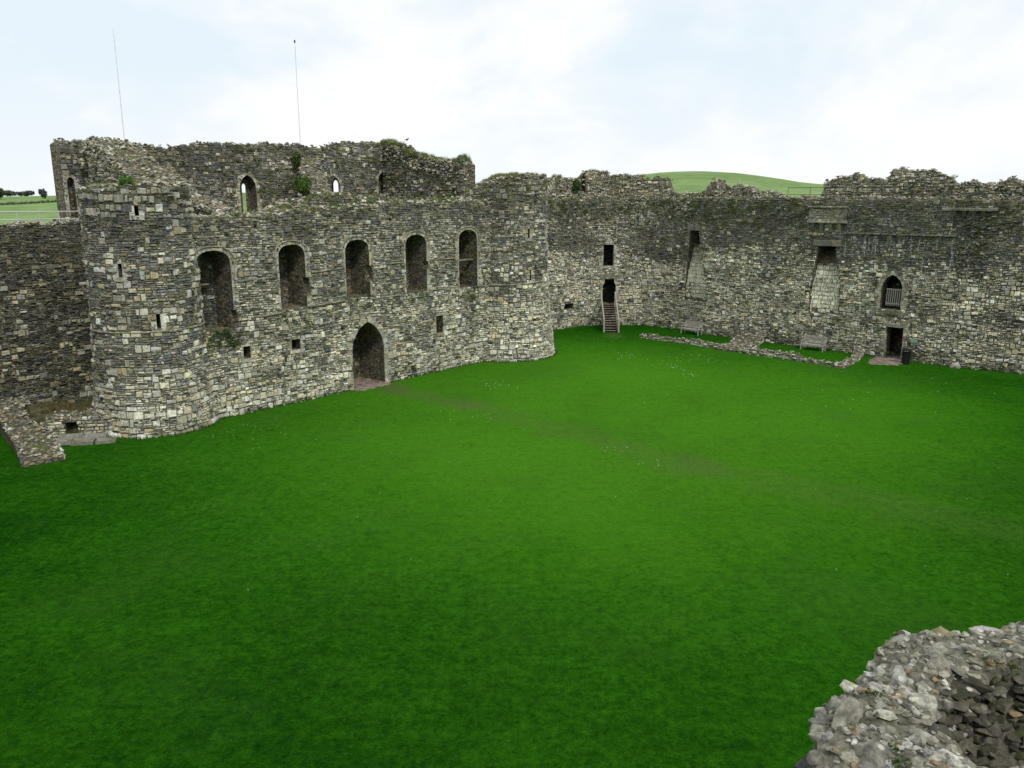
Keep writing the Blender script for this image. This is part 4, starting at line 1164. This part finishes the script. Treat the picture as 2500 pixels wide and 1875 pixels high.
for n_, size, fl, sink in ((330, (.14, .34), .42, .85), (1500, (.08, .18), .5, .75), (4200, (.03, .085), .6, .4)):
    pts = []
    while len(pts) < n_:
        a = rng.uniform(R_(60), R_(290)); q = rng.uniform(.15, 1.0)
        if rng.random() > q + .1: continue
        R = edge_r(a) * q; x, y = tc[0] + R * math.cos(a), tc[1] + R * math.sin(a)
        z = fg_h(x, y) + size[1] * fl * (.5 - sink) * .5
        pts.append((x, y, z))
    rockets(rng, acc, pts, size, flat=fl, tilt=.32, rocks=NR, col=lambda q: pick(q, ncol))
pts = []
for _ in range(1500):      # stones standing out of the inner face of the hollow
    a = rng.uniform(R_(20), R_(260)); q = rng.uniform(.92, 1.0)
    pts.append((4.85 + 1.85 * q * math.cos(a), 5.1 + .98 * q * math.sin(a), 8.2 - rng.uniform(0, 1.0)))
rockets(rng, acc, pts, (.05, .24), flat=.45, tilt=.25, rocks=NR, col=lambda q: pick(q, [(.45, np.array((.09, .083, .062))), (.35, np.array((.16, .15, .12))), (.2, np.array((.06, .07, .035)))]), mask=(0, .6, .4))  # dark, mossy palette puts the hollow's shade and wet into the stone colour
# large flat slabs lying in the hollow
for (x, y, s) in ((3.95, 5.05, .75), (4.2, 5.4, .6), (4.3, 4.75, .6), (4.6, 5.2, .5), (3.75, 5.4, .35), (4.75, 4.8, .5)):
    rockets(rng, acc, [(x, y, fg_h(x, y) + .12)], (s, s * 1.1), flat=.25, tilt=.2, rocks=NR, col=lambda q: pick(q, ncol[:3]))
# coursed stones on the outer face
circ = [(tc[0] + edge_r(a) * math.cos(a), tc[1] + edge_r(a) * math.sin(a)) for a in np.linspace(R_(80), R_(290), 160)]
fp = Path(circ, u0=0, batter=lambda z: (7.9 - np.asarray(z, float)) * .018, dense=.12)
lay(acc, fp, 0, fp.u1, 0, lambda u: 7.75 + 0 * np.asarray(u), [], 303, dict(col=lambda r, u, z, b: pick(r, THIN_M) * .6, pb=lambda u, z: .4, band=(.2, .34), thin=(.08, .14), rough=.05))
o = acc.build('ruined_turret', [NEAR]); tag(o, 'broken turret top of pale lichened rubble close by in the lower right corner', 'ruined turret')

# ================================================================== FURNITURE
def bench(label, a, b, back):
    """a,b ground points of the front feet; back = outward direction to the wall"""
    a = Vector((*a, 0)); b = Vector((*b, 0)); L = (b - a).length; rz = math.atan2(b.y - a.y, b.x - a.x)
    root = empty('garden_bench', a.lerp(b, .5), rz)
    tag(root, label, 'bench', 'slatted wooden benches')
    h = L / 2; hw = .035
    for sx in (-1, 1):
        m = Acc(); m.bar((sx * h, 0, 0), (sx * h, 0, .62), .07); m.build('leg', [WOOD], root)
        m = Acc(); m.bar((sx * h, .52, 0), (sx * h, .56, .5), .07); m.bar((sx * h, .56, .5), (sx * h, .66, .98), .07); m.build('leg', [WOOD], root)
        m = Acc(); m.bar((sx * h, -.05, .64), (sx * h, .60, .66), .075, .045); m.build('armrest', [WOOD], root)
    m = Acc()
    for i in range(6): m.bar((-h, .02 + i * .095, .44 - .006 * i), (h, .02 + i * .095, .44 - .006 * i), .075, .03)
    m.bar((-h, .0, .38), (h, .0, .38), .03, .09); m.build('seat', [WOOD], root)
    m = Acc()
    m.bar((-h, .655, .95), (h, .655, .95), .04, .08); m.bar((-h, .57, .52), (h, .57, .52), .035, .06)
    n = 17
    for i in range(n):
        x = -h + .1 + (L - .2) * i / (n - 1); m.bar((x, .575, .54), (x, .65, .92), .045, .02)
    m.build('backrest', [WOOD], root)
    root.scale = (1, 1.05, 1.15)
    return root
bench('pale wooden slatted bench on the grass close to the wooden stair', (15.5, 73.4), (16.73, 72.05), None)
bench('pale wooden slatted bench nearest to the doorway, on the square of lawn', (23.62, 65.28), (24.97, 64.08), None)

# wooden stair up to the door
P0 = right.at(10.27, 0, 0); nx, ny = float(np.interp(10.27, right.t, right.nx)), float(np.interp(10.27, right.t, right.ny))
st = empty('wooden_stair', (9.25, P0[1] - .02, 0), R_(-1.5))     # local +y points into the wall, -y out to the lawn
tag(st, 'steep open wooden stair with pale handrails climbing to the door in the corner', 'stair')
run, rise, nst, wd = 4.25, 2.15, 12, 1.15
for i in range(nst):
    y = -run + run * i / nst + .1; z = rise * (i + 1) / nst
    m = Acc(); m.box((0, y + .14, z - .03), wd, .3, .05); m.box((0, y + .01, z - .03), wd, .03, .058, col=(.5, .5, .5), mat=1); m.build('tread', [WOODD, WOOD], st)
m = Acc(); m.box((0, -.0, rise - .06), wd + .1, .55, .06); m.build('landing', [WOODD], st)
for i in range(nst):
    m = Acc(); m.box((0, -run + run * i / nst + .26, rise * (i + 1) / nst - .03 - .09), wd, .02, .13); m.build('gap_shade', [GAPDARK], st)  # near-black boards stand in for the shaded gaps between the open treads
for s in (-1, 1):
    x = s * (wd / 2 + .05)
    m = Acc(); m.bar((x, -run, .05), (x, -.05, rise - .12), .06, .26); m.build('stringer', [WOODD], st)
    m = Acc(); m.bar((x + s * .05, -run - .05, 0), (x + s * .05, -run - .05, 1.25), .13); m.build('newel_post', [WOOD], st)
    m = Acc(); m.bar((x + s * .05, -.15, rise - .3), (x + s * .05, -.15, rise + 1.15), .10); m.build('newel_post', [WOOD], st)
    m = Acc(); m.bar((x + s * .05, -run - .05, 1.2), (x + s * .05, -.12, rise + 1.1), .10, .07); m.build('handrail', [WOOD], st)
    m = Acc(); m.bar((x + s * .05, -run, .65), (x + s * .05, -.12, rise + .55), .045, .07); m.build('lower_rail', [WOODD], st)

# picket gate across the arched opening
g0 = empty('picket_gate', tuple(right.at(37.35, 4.0, -.35)), math.atan2(*(right.at(37.9, 0, 0) - right.at(36.8, 0, 0))[[1, 0]]))
tag(g0, 'grey wooden picket barrier standing in the arched upper doorway', 'gate')
wd2 = 1.25
for i in range(9):
    m = Acc(); m.bar((-.5 * wd2 + wd2 * i / 8, 0, .04), (-.5 * wd2 + wd2 * i / 8, 0, 1.36), .065, .03, n=4); m.build('picket', [WOOD], g0)
for z in (.22, 1.30): m = Acc(); m.bar((-.55 * wd2, .035, z), (.55 * wd2, .035, z), .03, .09); m.build('rail', [WOOD], g0)

# litter bin
b_ = empty('litter_bin', (29.35, 59.25, 0)); tag(b_, 'black litter bin with a domed lid beside the low doorway', 'litter bin')
m = Acc(); n = 20
rings_ = [(.27, 0), (.29, .03), (.30, .45), (.32, .80), (.33, .82), (.33, .86), (.30, .86)]
V = [(r * math.cos(2 * math.pi * i / n), r * math.sin(2 * math.pi * i / n), z) for r, z in rings_ for i in range(n)]
F = [[j * n + i, j * n + (i + 1) % n, (j + 1) * n + (i + 1) % n, (j + 1) * n + i] for j in range(len(rings_) - 1) for i in range(n)] + [list(range(n))[::-1]]
m.add(V, F, (.1, .1, .1)); m.build('body', [BLACKP], b_)
m = Acc(); rings_ = [(.30, 1.02), (.335, 1.02), (.335, 1.06), (.28, 1.13), (.15, 1.18), (.03, 1.19)]
V = [(r * math.cos(2 * math.pi * i / n), r * math.sin(2 * math.pi * i / n), z) for r, z in rings_ for i in range(n)]
F = [[j * n + i, j * n + (i + 1) % n, (j + 1) * n + (i + 1) % n, (j + 1) * n + i] for j in range(len(rings_) - 1) for i in range(n)] + [list(range(5 * n, 6 * n)), list(range(n))[::-1]]
m.add(V, F, (.1, .1, .1)); lid = m.build('lid', [BLACKP], b_)
for k in range(4):
    a = k * math.pi / 2 + .5; m = Acc(); m.bar((.30 * math.cos(a), .30 * math.sin(a), .84), (.30 * math.cos(a), .30 * math.sin(a), 1.04), .06, .03); m.build('lid_support', [BLACKP], b_)

# small sign on the wall
ps = right.at(39.2, 1.6, .10); tdir = right.at(39.5, 0, 0) - right.at(38.9, 0, 0); rzs = math.atan2(tdir[1], tdir[0])
sg = empty('wall_sign', tuple(ps), rzs); tag(sg, 'small green notice fixed to the wall above the litter bin', 'sign')
m = Acc(); m.box((0, 0, 0), .56, .03, .30); m.build('panel', [SIGNM], sg)
m = Acc(); m.box((0, -.018, .085), .46, .006, .045); m.box((-.03, -.018, .01), .40, .006, .028); m.box((.0, -.018, -.06), .46, .006, .022); m.build('lettering_strip', [SIGNW], sg)

def railing(name, label, pts, zs, r, mat, posts, z0, cat='railing'):
    root = empty(name, pts[0]); tag(root, label, cat); o0 = Vector(pts[0])
    for z in zs:
        m = Acc()
        for a, b in zip(pts[:-1], pts[1:]): m.bar((Vector(a) + Vector((0, 0, z))) - o0, (Vector(b) + Vector((0, 0, z))) - o0, r * 2, n=8)
        m.build('rail', [mat], root)
    for p in posts:
        m = Acc(); m.bar(Vector(p) - o0 + Vector((0, 0, z0)), Vector(p) - o0 + Vector((0, 0, max(zs) + .02)), r * 2, n=8); m.build('post', [mat], root)
    return root
kr = lambda u, z, k=10.25: (fk(u, k)[0], fk(u, k)[1], z)
railing('steel_railing', 'pale two bar steel railing along the top of the dark left wall', [kr(-14, 10.5), kr(-2.45, 10.5)], (.38, .80), .028, METAL, [kr(u, 10.5) for u in (-5.77, -4.62, -3.56, -9, -12)], -.1)
rr_ = [tuple(right.at(u, 12.0, -.45)) for u in np.linspace(27.94, 56, 26)]
railing('iron_railing', 'thin dark green railing along the top of the right wall', rr_, (.36, .90), .02, GREENP, [tuple(right.at(u, 12.0, -.45)) for u in (27.94, 29.83, 32.7, 35.57, 37.7, 39.93, 43.42, 47, 50)], -.1)
# handrail on the ruined stair
railing('stair_handrail', 'bent steel handrail beside the ruined stair behind the near turret',
        [tuple(fk(2.75, 12.6)) + (14.45,), tuple(fk(2.75, 11.2)) + (13.8,), tuple(fk(2.85, 10.8)) + (13.52,), tuple(fk(2.85, 10.7)) + (13.0,)], (.0,), .02, METAL, [tuple(fk(2.75, 12.6)) + (14.45,), tuple(fk(2.75, 11.2)) + (13.8,), tuple(fk(2.85, 10.7)) + (13.0,)], -.9)
for (u, zt, lab, cap) in ((3.29, 22.72, 'tall thin white mast rising behind the near turret', False), (17.33, 23.9, 'tall thin white mast with a dark tip rising behind the middle of the gatehouse', True)):
    p = fk(u, 16); p = p * (((F0 @ NU) - 18.6) / (p @ NU)); ms = empty('mast', (p[0], p[1], 9.0)); tag(ms, lab, 'mast', 'thin masts above the gatehouse')
    sc_ = np.linalg.norm(p) / np.linalg.norm(fk(u, 16)); zt = 12 + (zt - 12) * sc_
    m = Acc(); m.bar((0, 0, 0), (0, 0, zt - 9.0), .085, n=8, w2=.7); m.build('pole', [POLEM], ms)
    m = Acc(); m.bar((0, 0, zt - 9.0), (0, 0, zt - 8.8), .12 if cap else .05, n=8); m.build('finial', [BLACKP if cap else POLEM], ms)

# a crow on the highest wall
p = fk(28.2, 15.4); cr = Acc()
for (x, z, rx, rz_) in ((0, .14, .13, .08), (.13, .23, .055, .05)):
    n = 10; V = []; F = []
    for i in range(n + 1):
        for j in range(n):
            a = math.pi * i / n; b = 2 * math.pi * j / n
            V.append((x + rx * math.cos(a), .6 * rz_ * math.sin(a) * math.cos(b) * 1.2, z + rz_ * math.sin(a) * math.sin(b) + .25 * rx * math.cos(a)))
    for i in range(n):
        for j in range(n): F.append([i * n + j, i * n + (j + 1) % n, (i + 1) * n + (j + 1) % n, (i + 1) * n + j])
    cr.add(V, F, (.02, .02, .02))
cr.bar((-.1, 0, .12), (-.3, 0, .06), .07, .02); cr.bar((.18, 0, .24), (.24, 0, .225), .02, w2=.3)
cr.bar((.02, .02, .0), (.02, .02, .09), .012); cr.bar((.02, -.02, .0), (.02, -.02, .09), .012)
bd = cr.build('crow', [BIRDM]); bd.location = (p[0], p[1], float(etop(0)) + .12); bd.rotation_euler.z = .4
tag(bd, 'black bird perched on the highest mossy wall top of the gatehouse', 'bird')

# ================================================================== VEGETATION
rng = np.random.default_rng(123)
acc = Acc()
def veg_top(path, top, T, n, dr=(-1, 0), u=(0, 1), size=(.12, .32), dz=0.0):
    for _ in range(n):
        uu = rng.uniform(*u); d = rng.uniform(*dr)
        z = float(top(uu)) + dz
        c = path.at(uu, z, d); s = rng.uniform(*size)
        yel = rng.random() < .45
        cols = ((.10, .12, .03), (.27, .27, .10)) if yel else ((.03, .06, .012), (.12, .19, .04))
        if rng.random() < .5: blades(acc, rng, c, s, int(30 * s / .2), h=s * 1.0, cols=cols)
        else: leaves(acc, rng, c + np.array((0, 0, s * .15)), (s, s, s * .5), int(50 * s / .2), .06, cols)
def veg_face(path, n, u, zr, size=(.1, .25), f=None):
    for _ in range(n):
        uu = rng.uniform(*u); z = rng.uniform(*zr)
        if f and not f(uu, z): continue
        c = path.at(uu, z, .05); s = rng.uniform(*size)
        leaves(acc, rng, c, (s, s, s * .8), int(60 * s / .2), .055, ((.03, .055, .012), (.11, .15, .035)))
veg_top(front, ftop, 2.9, 110, (-1.9, 0), (0, 23)); veg_top(mound, mtop, 1.3, 90, (-.6, .1), (3.6, 21.5))
veg_top(rear, rtop, 2.2, 60, (-.8, .05), (-1, 27), (.1, .26)); veg_top(east, etop, 1.2, 130, (-1.0, .3), (0, 10), (.16, .42))
veg_top(par, ptop, 1.1, 80, (-.8, .2), (2, 15), (.14, .34)); veg_top(par, ptop, 1.1, 30, (-.8, .3), (15, 44), (.1, .22))
veg_top(right, ctop, 2, 120, (-1.2, .05), (1, 30), (.1, .24)); veg_top(right, ctop, 2, 30, (-1.2, .05), (30, 50), (.08, .2))
veg_top(lp, ltop, 2, 22, (-1.5, 0), (-12, -2), (.1, .2))
veg_face(right, 150, (2, 46), (9.8, 11.7), (.08, .24)); veg_face(right, 40, (2, 46), (1, 9.5), (.08, .2))
veg_face(front, 18, (16.5, 22.5), (2.5, 10), (.1, .25)); veg_face(rear, 60, (2, 27), (10, 14.8), (.12, .34)); veg_face(east, 60, (1, 10), (11.5, 15.2), (.14, .4))
for l, r, zb, zt, _ in W: veg_face(front, 7, (l, r), (zb - .9, zb + .05), (.12, .3))
for c, r_, z_ in ((c1, 2.6, 12.6), (c2, 3.1, 13.4)):
    for _ in range(150 if c is c2 else 60):
        a = rng.uniform(0, 6.28); q = r_ * math.sqrt(rng.random()); x, y = c[0] + q * math.cos(a), c[1] + q * math.sin(a)
        s = rng.uniform(.12, .3); z = z_ if c is c1 else surf2(x, y) + .1
        blades(acc, rng, (x, y, z), s, 35, h=.22, cols=((.08, .11, .03), (.25, .26, .09)))
        leaves(acc, rng, (x, y, z), (s, s, .12), 30, .06, ((.05, .09, .015), (.18, .23, .06)))
    for _ in range(50):
        a = R_(rng.uniform(-190, 60)); zz = rng.uniform(z_ - 1.9, z_)
        s = rng.uniform(.08, .22); leaves(acc, rng, (c[0] + r_ * math.cos(a), c[1] + r_ * math.sin(a), zz if c is c1 else zz - z_ + surf2(c[0] + r_ * math.cos(a), c[1] + r_ * math.sin(a))), (s, s, s), int(60 * s / .2), .055, ((.03, .055, .012), (.12, .17, .035)))
for _ in range(34):
    a = rng.uniform(R_(95), R_(265)); q = rng.uniform(.35, .95); x, y = tc[0] + edge_r(a) * q * math.cos(a), tc[1] + edge_r(a) * q * math.sin(a)
    leaves(acc, rng, (x, y, fg_h(x, y) + .03), (.09, .09, .04), 60, .018, ((.03, .055, .012), (.10, .15, .03)))
for u in np.linspace(3, 21, 40):
    pass
veg_face(front, 22, (-.5, 1.4), (4.0, 4.95), (.12, .26))
veg_face(front, 40, (-.5, 22.5), (.1, .9), (.08, .18)); veg_face(right, 70, (2, 46), (.1, .7), (.08, .2))
veg_face(rear, 70, (1, 27), (13.5, 15.8), (.12, .34)); veg_face(right, 90, (2, 30), (10.6, 12.0), (.10, .30))
o = acc.build('wall_plants', [LEAF]); tag(o, 'moss, grass and small weeds rooted in the wall tops and joints', 'plants', kind='stuff')

def shrub(name, label, c, rad, n, size, cols, cat='bush', group=None, lobes=5, trunk=None):
    root = empty(name, (c[0], c[1], c[2] - rad[2])); tag(root, label, cat, group)
    m = Acc(); L = [(0, 0, rad[2], 1.0)]
    for i in range(lobes): L.append((rng.normal(0, rad[0] * .45), rng.normal(0, rad[1] * .45), rad[2] * rng.uniform(.6, 1.6), rng.uniform(.45, .7)))
    for x, y, z, s in L: leaves(m, rng, (x, y, z), (rad[0] * s, rad[1] * s, rad[2] * s), int(n * s * s), size, cols)
    m.build('foliage', [LEAF], root)
    m = Acc(); tt = trunk or .05
    m.bar((0, 0, -.1), (0, 0, rad[2] * 1.1), tt * 2, n=7, w2=.5)
    for _ in range(6):
        a = rng.uniform(0, 6.28); m.bar((0, 0, rad[2] * rng.uniform(.2, .7)), (rad[0] * .6 * math.cos(a), rad[1] * .6 * math.sin(a), rad[2] * rng.uniform(.9, 1.4)), tt, n=5, w2=.3)
    m.build('trunk' if trunk else 'stem', [BARK], root)
    return root
GC = ((.025, .055, .01), (.10, .16, .03)); GB = ((.03, .09, .012), (.13, .26, .04))
t1p = (c1[0] + 2.2 * math.cos(R_(-75)), c1[1] + 2.2 * math.sin(R_(-75)), 12.85)
shrub('small_bush', 'small bright green bush on top of the near turret', t1p, (.32, .32, .26), 500, .07, GB)
pv = fk(14.7, 12.3); shrub('ivy_bush', 'dark green ivy bush on the broken pier behind the front wall', (pv[0], pv[1], 13.0), (.62, .62, .62), 1500, .10, ((.03, .075, .012), (.13, .22, .04)))
pv = par.at(7.45, 13.2, .15); shrub('ivy_bush', 'dark ivy clump on the parapet beside the dark opening, right of the far turret', tuple(pv), (.45, .4, .6), 900, .09, ((.02, .05, .012), (.08, .14, .03)))
pv = fk(16.6, 15.6); shrub('ivy_bush', 'ivy clinging high on the rear wall above the broken pier', (pv[0], pv[1], 15.0), (.32, .35, .6), 420, .10, GC)
# trees out in the fields, seen over the left wall and the hedge line
def field_pt(az, r): 
    y = r / math.hypot(1, az); x = az * y; return x, y, terrain(x, y)
for i, (az, r, w, h, lab) in enumerate([(-.632, 519, 6, 1.9, 'dark tree clump on the skyline at the left edge of the photo'), (-.607, 519, 8, 2.4, 'widest dark tree on the skyline beyond the left wall'), (-.586, 519, 7, 2.0, 'dark tree on the skyline nearest to the gatehouse'),
                                        (-.617, 440, 4.2, 4.2, 'round dark bush in the field below the skyline trees'), (-.563, 440, 2.4, 3.6, 'small upright bush in the field near the gatehouse corner'),
                                        (-.592, 235, 5, 3.4, 'brownish hedge bush behind the steel railing'), (-.578, 240, 5, 2.6, 'lower brownish hedge bush behind the steel railing, nearer the gatehouse')]):
    x, y, z = field_pt(az, r)
    cols = ((.05, .07, .05), (.11, .14, .09)) if i < 5 else ((.07, .08, .03), (.17, .18, .08))
    shrub('field_tree' if i < 3 else 'field_bush', lab, (x, y, z + h * .62), (w * .5, w * .5, h * .5), 900, .75 if i < 3 else .5, cols, 'tree' if i < 3 else 'bush', 'trees and bushes in the far field', trunk=.25)

def hedge(label, az0, az1, r, h, seed, cols):
    rg = np.random.default_rng(seed); m = Acc()
    for t in np.linspace(0, 1, int((az1 - az0) * r / 1.6)):
        x, y, z = field_pt(az0 + (az1 - az0) * t, r * (1 + .02 * math.sin(t * 9)))
        hh = h * rg.uniform(.5, 1.3); leaves(m, rg, (x, y, z + hh * .4), (1.3, 1.3, hh * .6), 40, .45, cols)
    return tag(m.build('hedgerow', [LEAF]), label, 'hedge')
hedge('thin dark hedge line crossing the field behind the steel railing', -.75, -.50, 395, .8, 1, ((.05, .07, .03), (.10, .13, .06)))
# daisies
acc = Acc()
def daisy(x, y, s):
    z = .07; V = [(x + s * math.cos(k * 1.047), y + s * math.sin(k * 1.047), z) for k in range(6)]
    acc.add(V + [(x, y, z + .01), (x, y, 0)], [[k, (k + 1) % 6, 6] for k in range(6)] + [[0, 7, 3]], (.72, .72, .62))
for cx, cy, n_, sp in ((14, 61, 20, 1.2), (11.5, 58, 14, .8), (9, 62, 12, .7), (12.5, 55.5, 14, .5), (-1, 52, 16, .6), (-14, 41, 20, 1.2), (22, 50, 14, 3), (5.2, 38, 9, .5), (6.5, 36, 8, .4), (-3, 44, 10, .8), (2, 42, 12, 9), (-8, 30, 6, 8), (6, 25, 4, 8), (18, 33, 6, 8)):
    for _ in range(n_):
        x, y = rng.normal(cx, sp), rng.normal(cy, sp)
        daisy(x, y, rng.uniform(.008, .016) * (1.1 if y > 45 else .7))
o = acc.build('daisies', [LEAF]); tag(o, 'scattered tiny white daisies in the lawn', 'daisies', kind='stuff')
# longer grass left by the mower along the foot of the walls
acc = Acc(); GL = ((.012, .07, .006), (.05, .17, .014))
def skirt(path, u0, u1, off=0.0, per=26):
    for u in np.arange(u0, u1, 1.0 / per):
        uu = u + rng.normal(0, .05)
        c = path.at(uu, 0, off + .05 + abs(rng.normal(0, .07)))
        blades(acc, rng, (c[0], c[1], 0), .05, 3, h=.15, cols=GL)
skirt(front, -.2, 8.8); skirt(front, 12.2, 22); skirt(right, 2, 36.6); skirt(right, 38.9, 54)
for p_, r_ in ((c1, 3.2), (c2, 3.98)):
    for a in np.arange(-170, 50, .55):
        q = r_ + abs(rng.normal(0, .08)); blades(acc, rng, (p_[0] + q * math.cos(R_(a)), p_[1] + q * math.sin(R_(a)), 0), .05, 3, h=.15, cols=GL)
o = acc.build('grass_fringe', [LEAF]); tag(o, 'longer grass along the foot of the walls', 'grass', kind='stuff')

# ================================================================== WORLD, SUN, CAMERA
sun_dir = Vector((.42, -.72, .88)).normalized()
elev = math.asin(sun_dir.z); azim = math.atan2(sun_dir.x, sun_dir.y)
w = bpy.data.worlds.new('World'); SC.world = w; w.use_nodes = True; nt = w.node_tree
bg = nt.nodes['Background']
sky = nt.nodes.new('ShaderNodeTexSky'); sky.sky_type = 'NISHITA'; sky.sun_disc = False; sky.sun_elevation = elev; sky.sun_rotation = azim
sky.air_density = 1.0; sky.dust_density = 1.5
tcn = nt.nodes.new('ShaderNodeTexCoord'); D = tcn.outputs['Generated']
X, Y, Z = sep(nt, D)
zz = mathn(nt, 'ADD', mathn(nt, 'MAXIMUM', Z, 0.0), .55)
cv = nt.nodes.new('ShaderNodeCombineXYZ'); nt.links.new(mathn(nt, 'DIVIDE', X, zz), cv.inputs[0]); nt.links.new(mathn(nt, 'DIVIDE', Y, zz), cv.inputs[1])
mp = nt.nodes.new('ShaderNodeMapping'); mp.inputs['Location'].default_value = (5.3, 2.2, 0); nt.links.new(cv.outputs[0], mp.inputs['Vector'])
n1 = noise(nt, 1.9, 7, .55, mp.outputs[0], .35)
n2 = noise(nt, 5.0, 6, .6, mp.outputs[0], .2)
n3 = noise(nt, 1.2, 3, .5, mp.outputs[0])
cl = mathn(nt, 'ADD', mathn(nt, 'MULTIPLY', n1, .72), mathn(nt, 'MULTIPLY', n2, .28))
grey = ramp(nt, cl, .40, .58)                     # 0 = grey blue cloud base, 1 = bright white
cc = mixc(nt, grey, (7.0, 7.85, 8.5), (8.95, 9.0, 9.0))
gap = mathn(nt, 'MULTIPLY', ramp(nt, n3, .46, .36), ramp(nt, Z, .10, .3))
hor = ramp(nt, Z, .16, .0)
cc = mixc(nt, mathn(nt, 'MULTIPLY', hor, .55), cc, (8.6, 8.8, 8.95))
out = mixc(nt, mathn(nt, 'MULTIPLY', gap, .2), cc, sky.outputs[0])
nt.links.new(out, bg.inputs['Color']); bg.inputs['Strength'].default_value = .1

sl = bpy.data.lights.new('sun', 'SUN'); sl.energy = 1.5; sl.angle = R_(10); sl.color = (1, .965, .90)
so = bpy.data.objects.new('sun', sl); COL.objects.link(so); so.rotation_euler = sun_dir.to_track_quat('Z', 'Y').to_euler()

cam = bpy.data.cameras.new('camera'); co = bpy.data.objects.new('camera', cam); COL.objects.link(co)
co.location = (0, 0, 12); co.rotation_euler = (math.pi / 2 - math.atan(451.5 / 1977.0), 0, 0)
cam.sensor_fit = 'HORIZONTAL'; cam.sensor_width = 36; cam.lens = 1977.0 / 2500 * 36; cam.clip_end = 9000; cam.clip_start = .1
SC.camera = co
SC.view_settings.view_transform = 'Standard'; SC.view_settings.look = 'None'; SC.view_settings.gamma = 1; SC.view_settings.exposure = 0.20
SC.cycles.max_bounces = 5; SC.cycles.diffuse_bounces = 3; SC.cycles.use_denoising = True
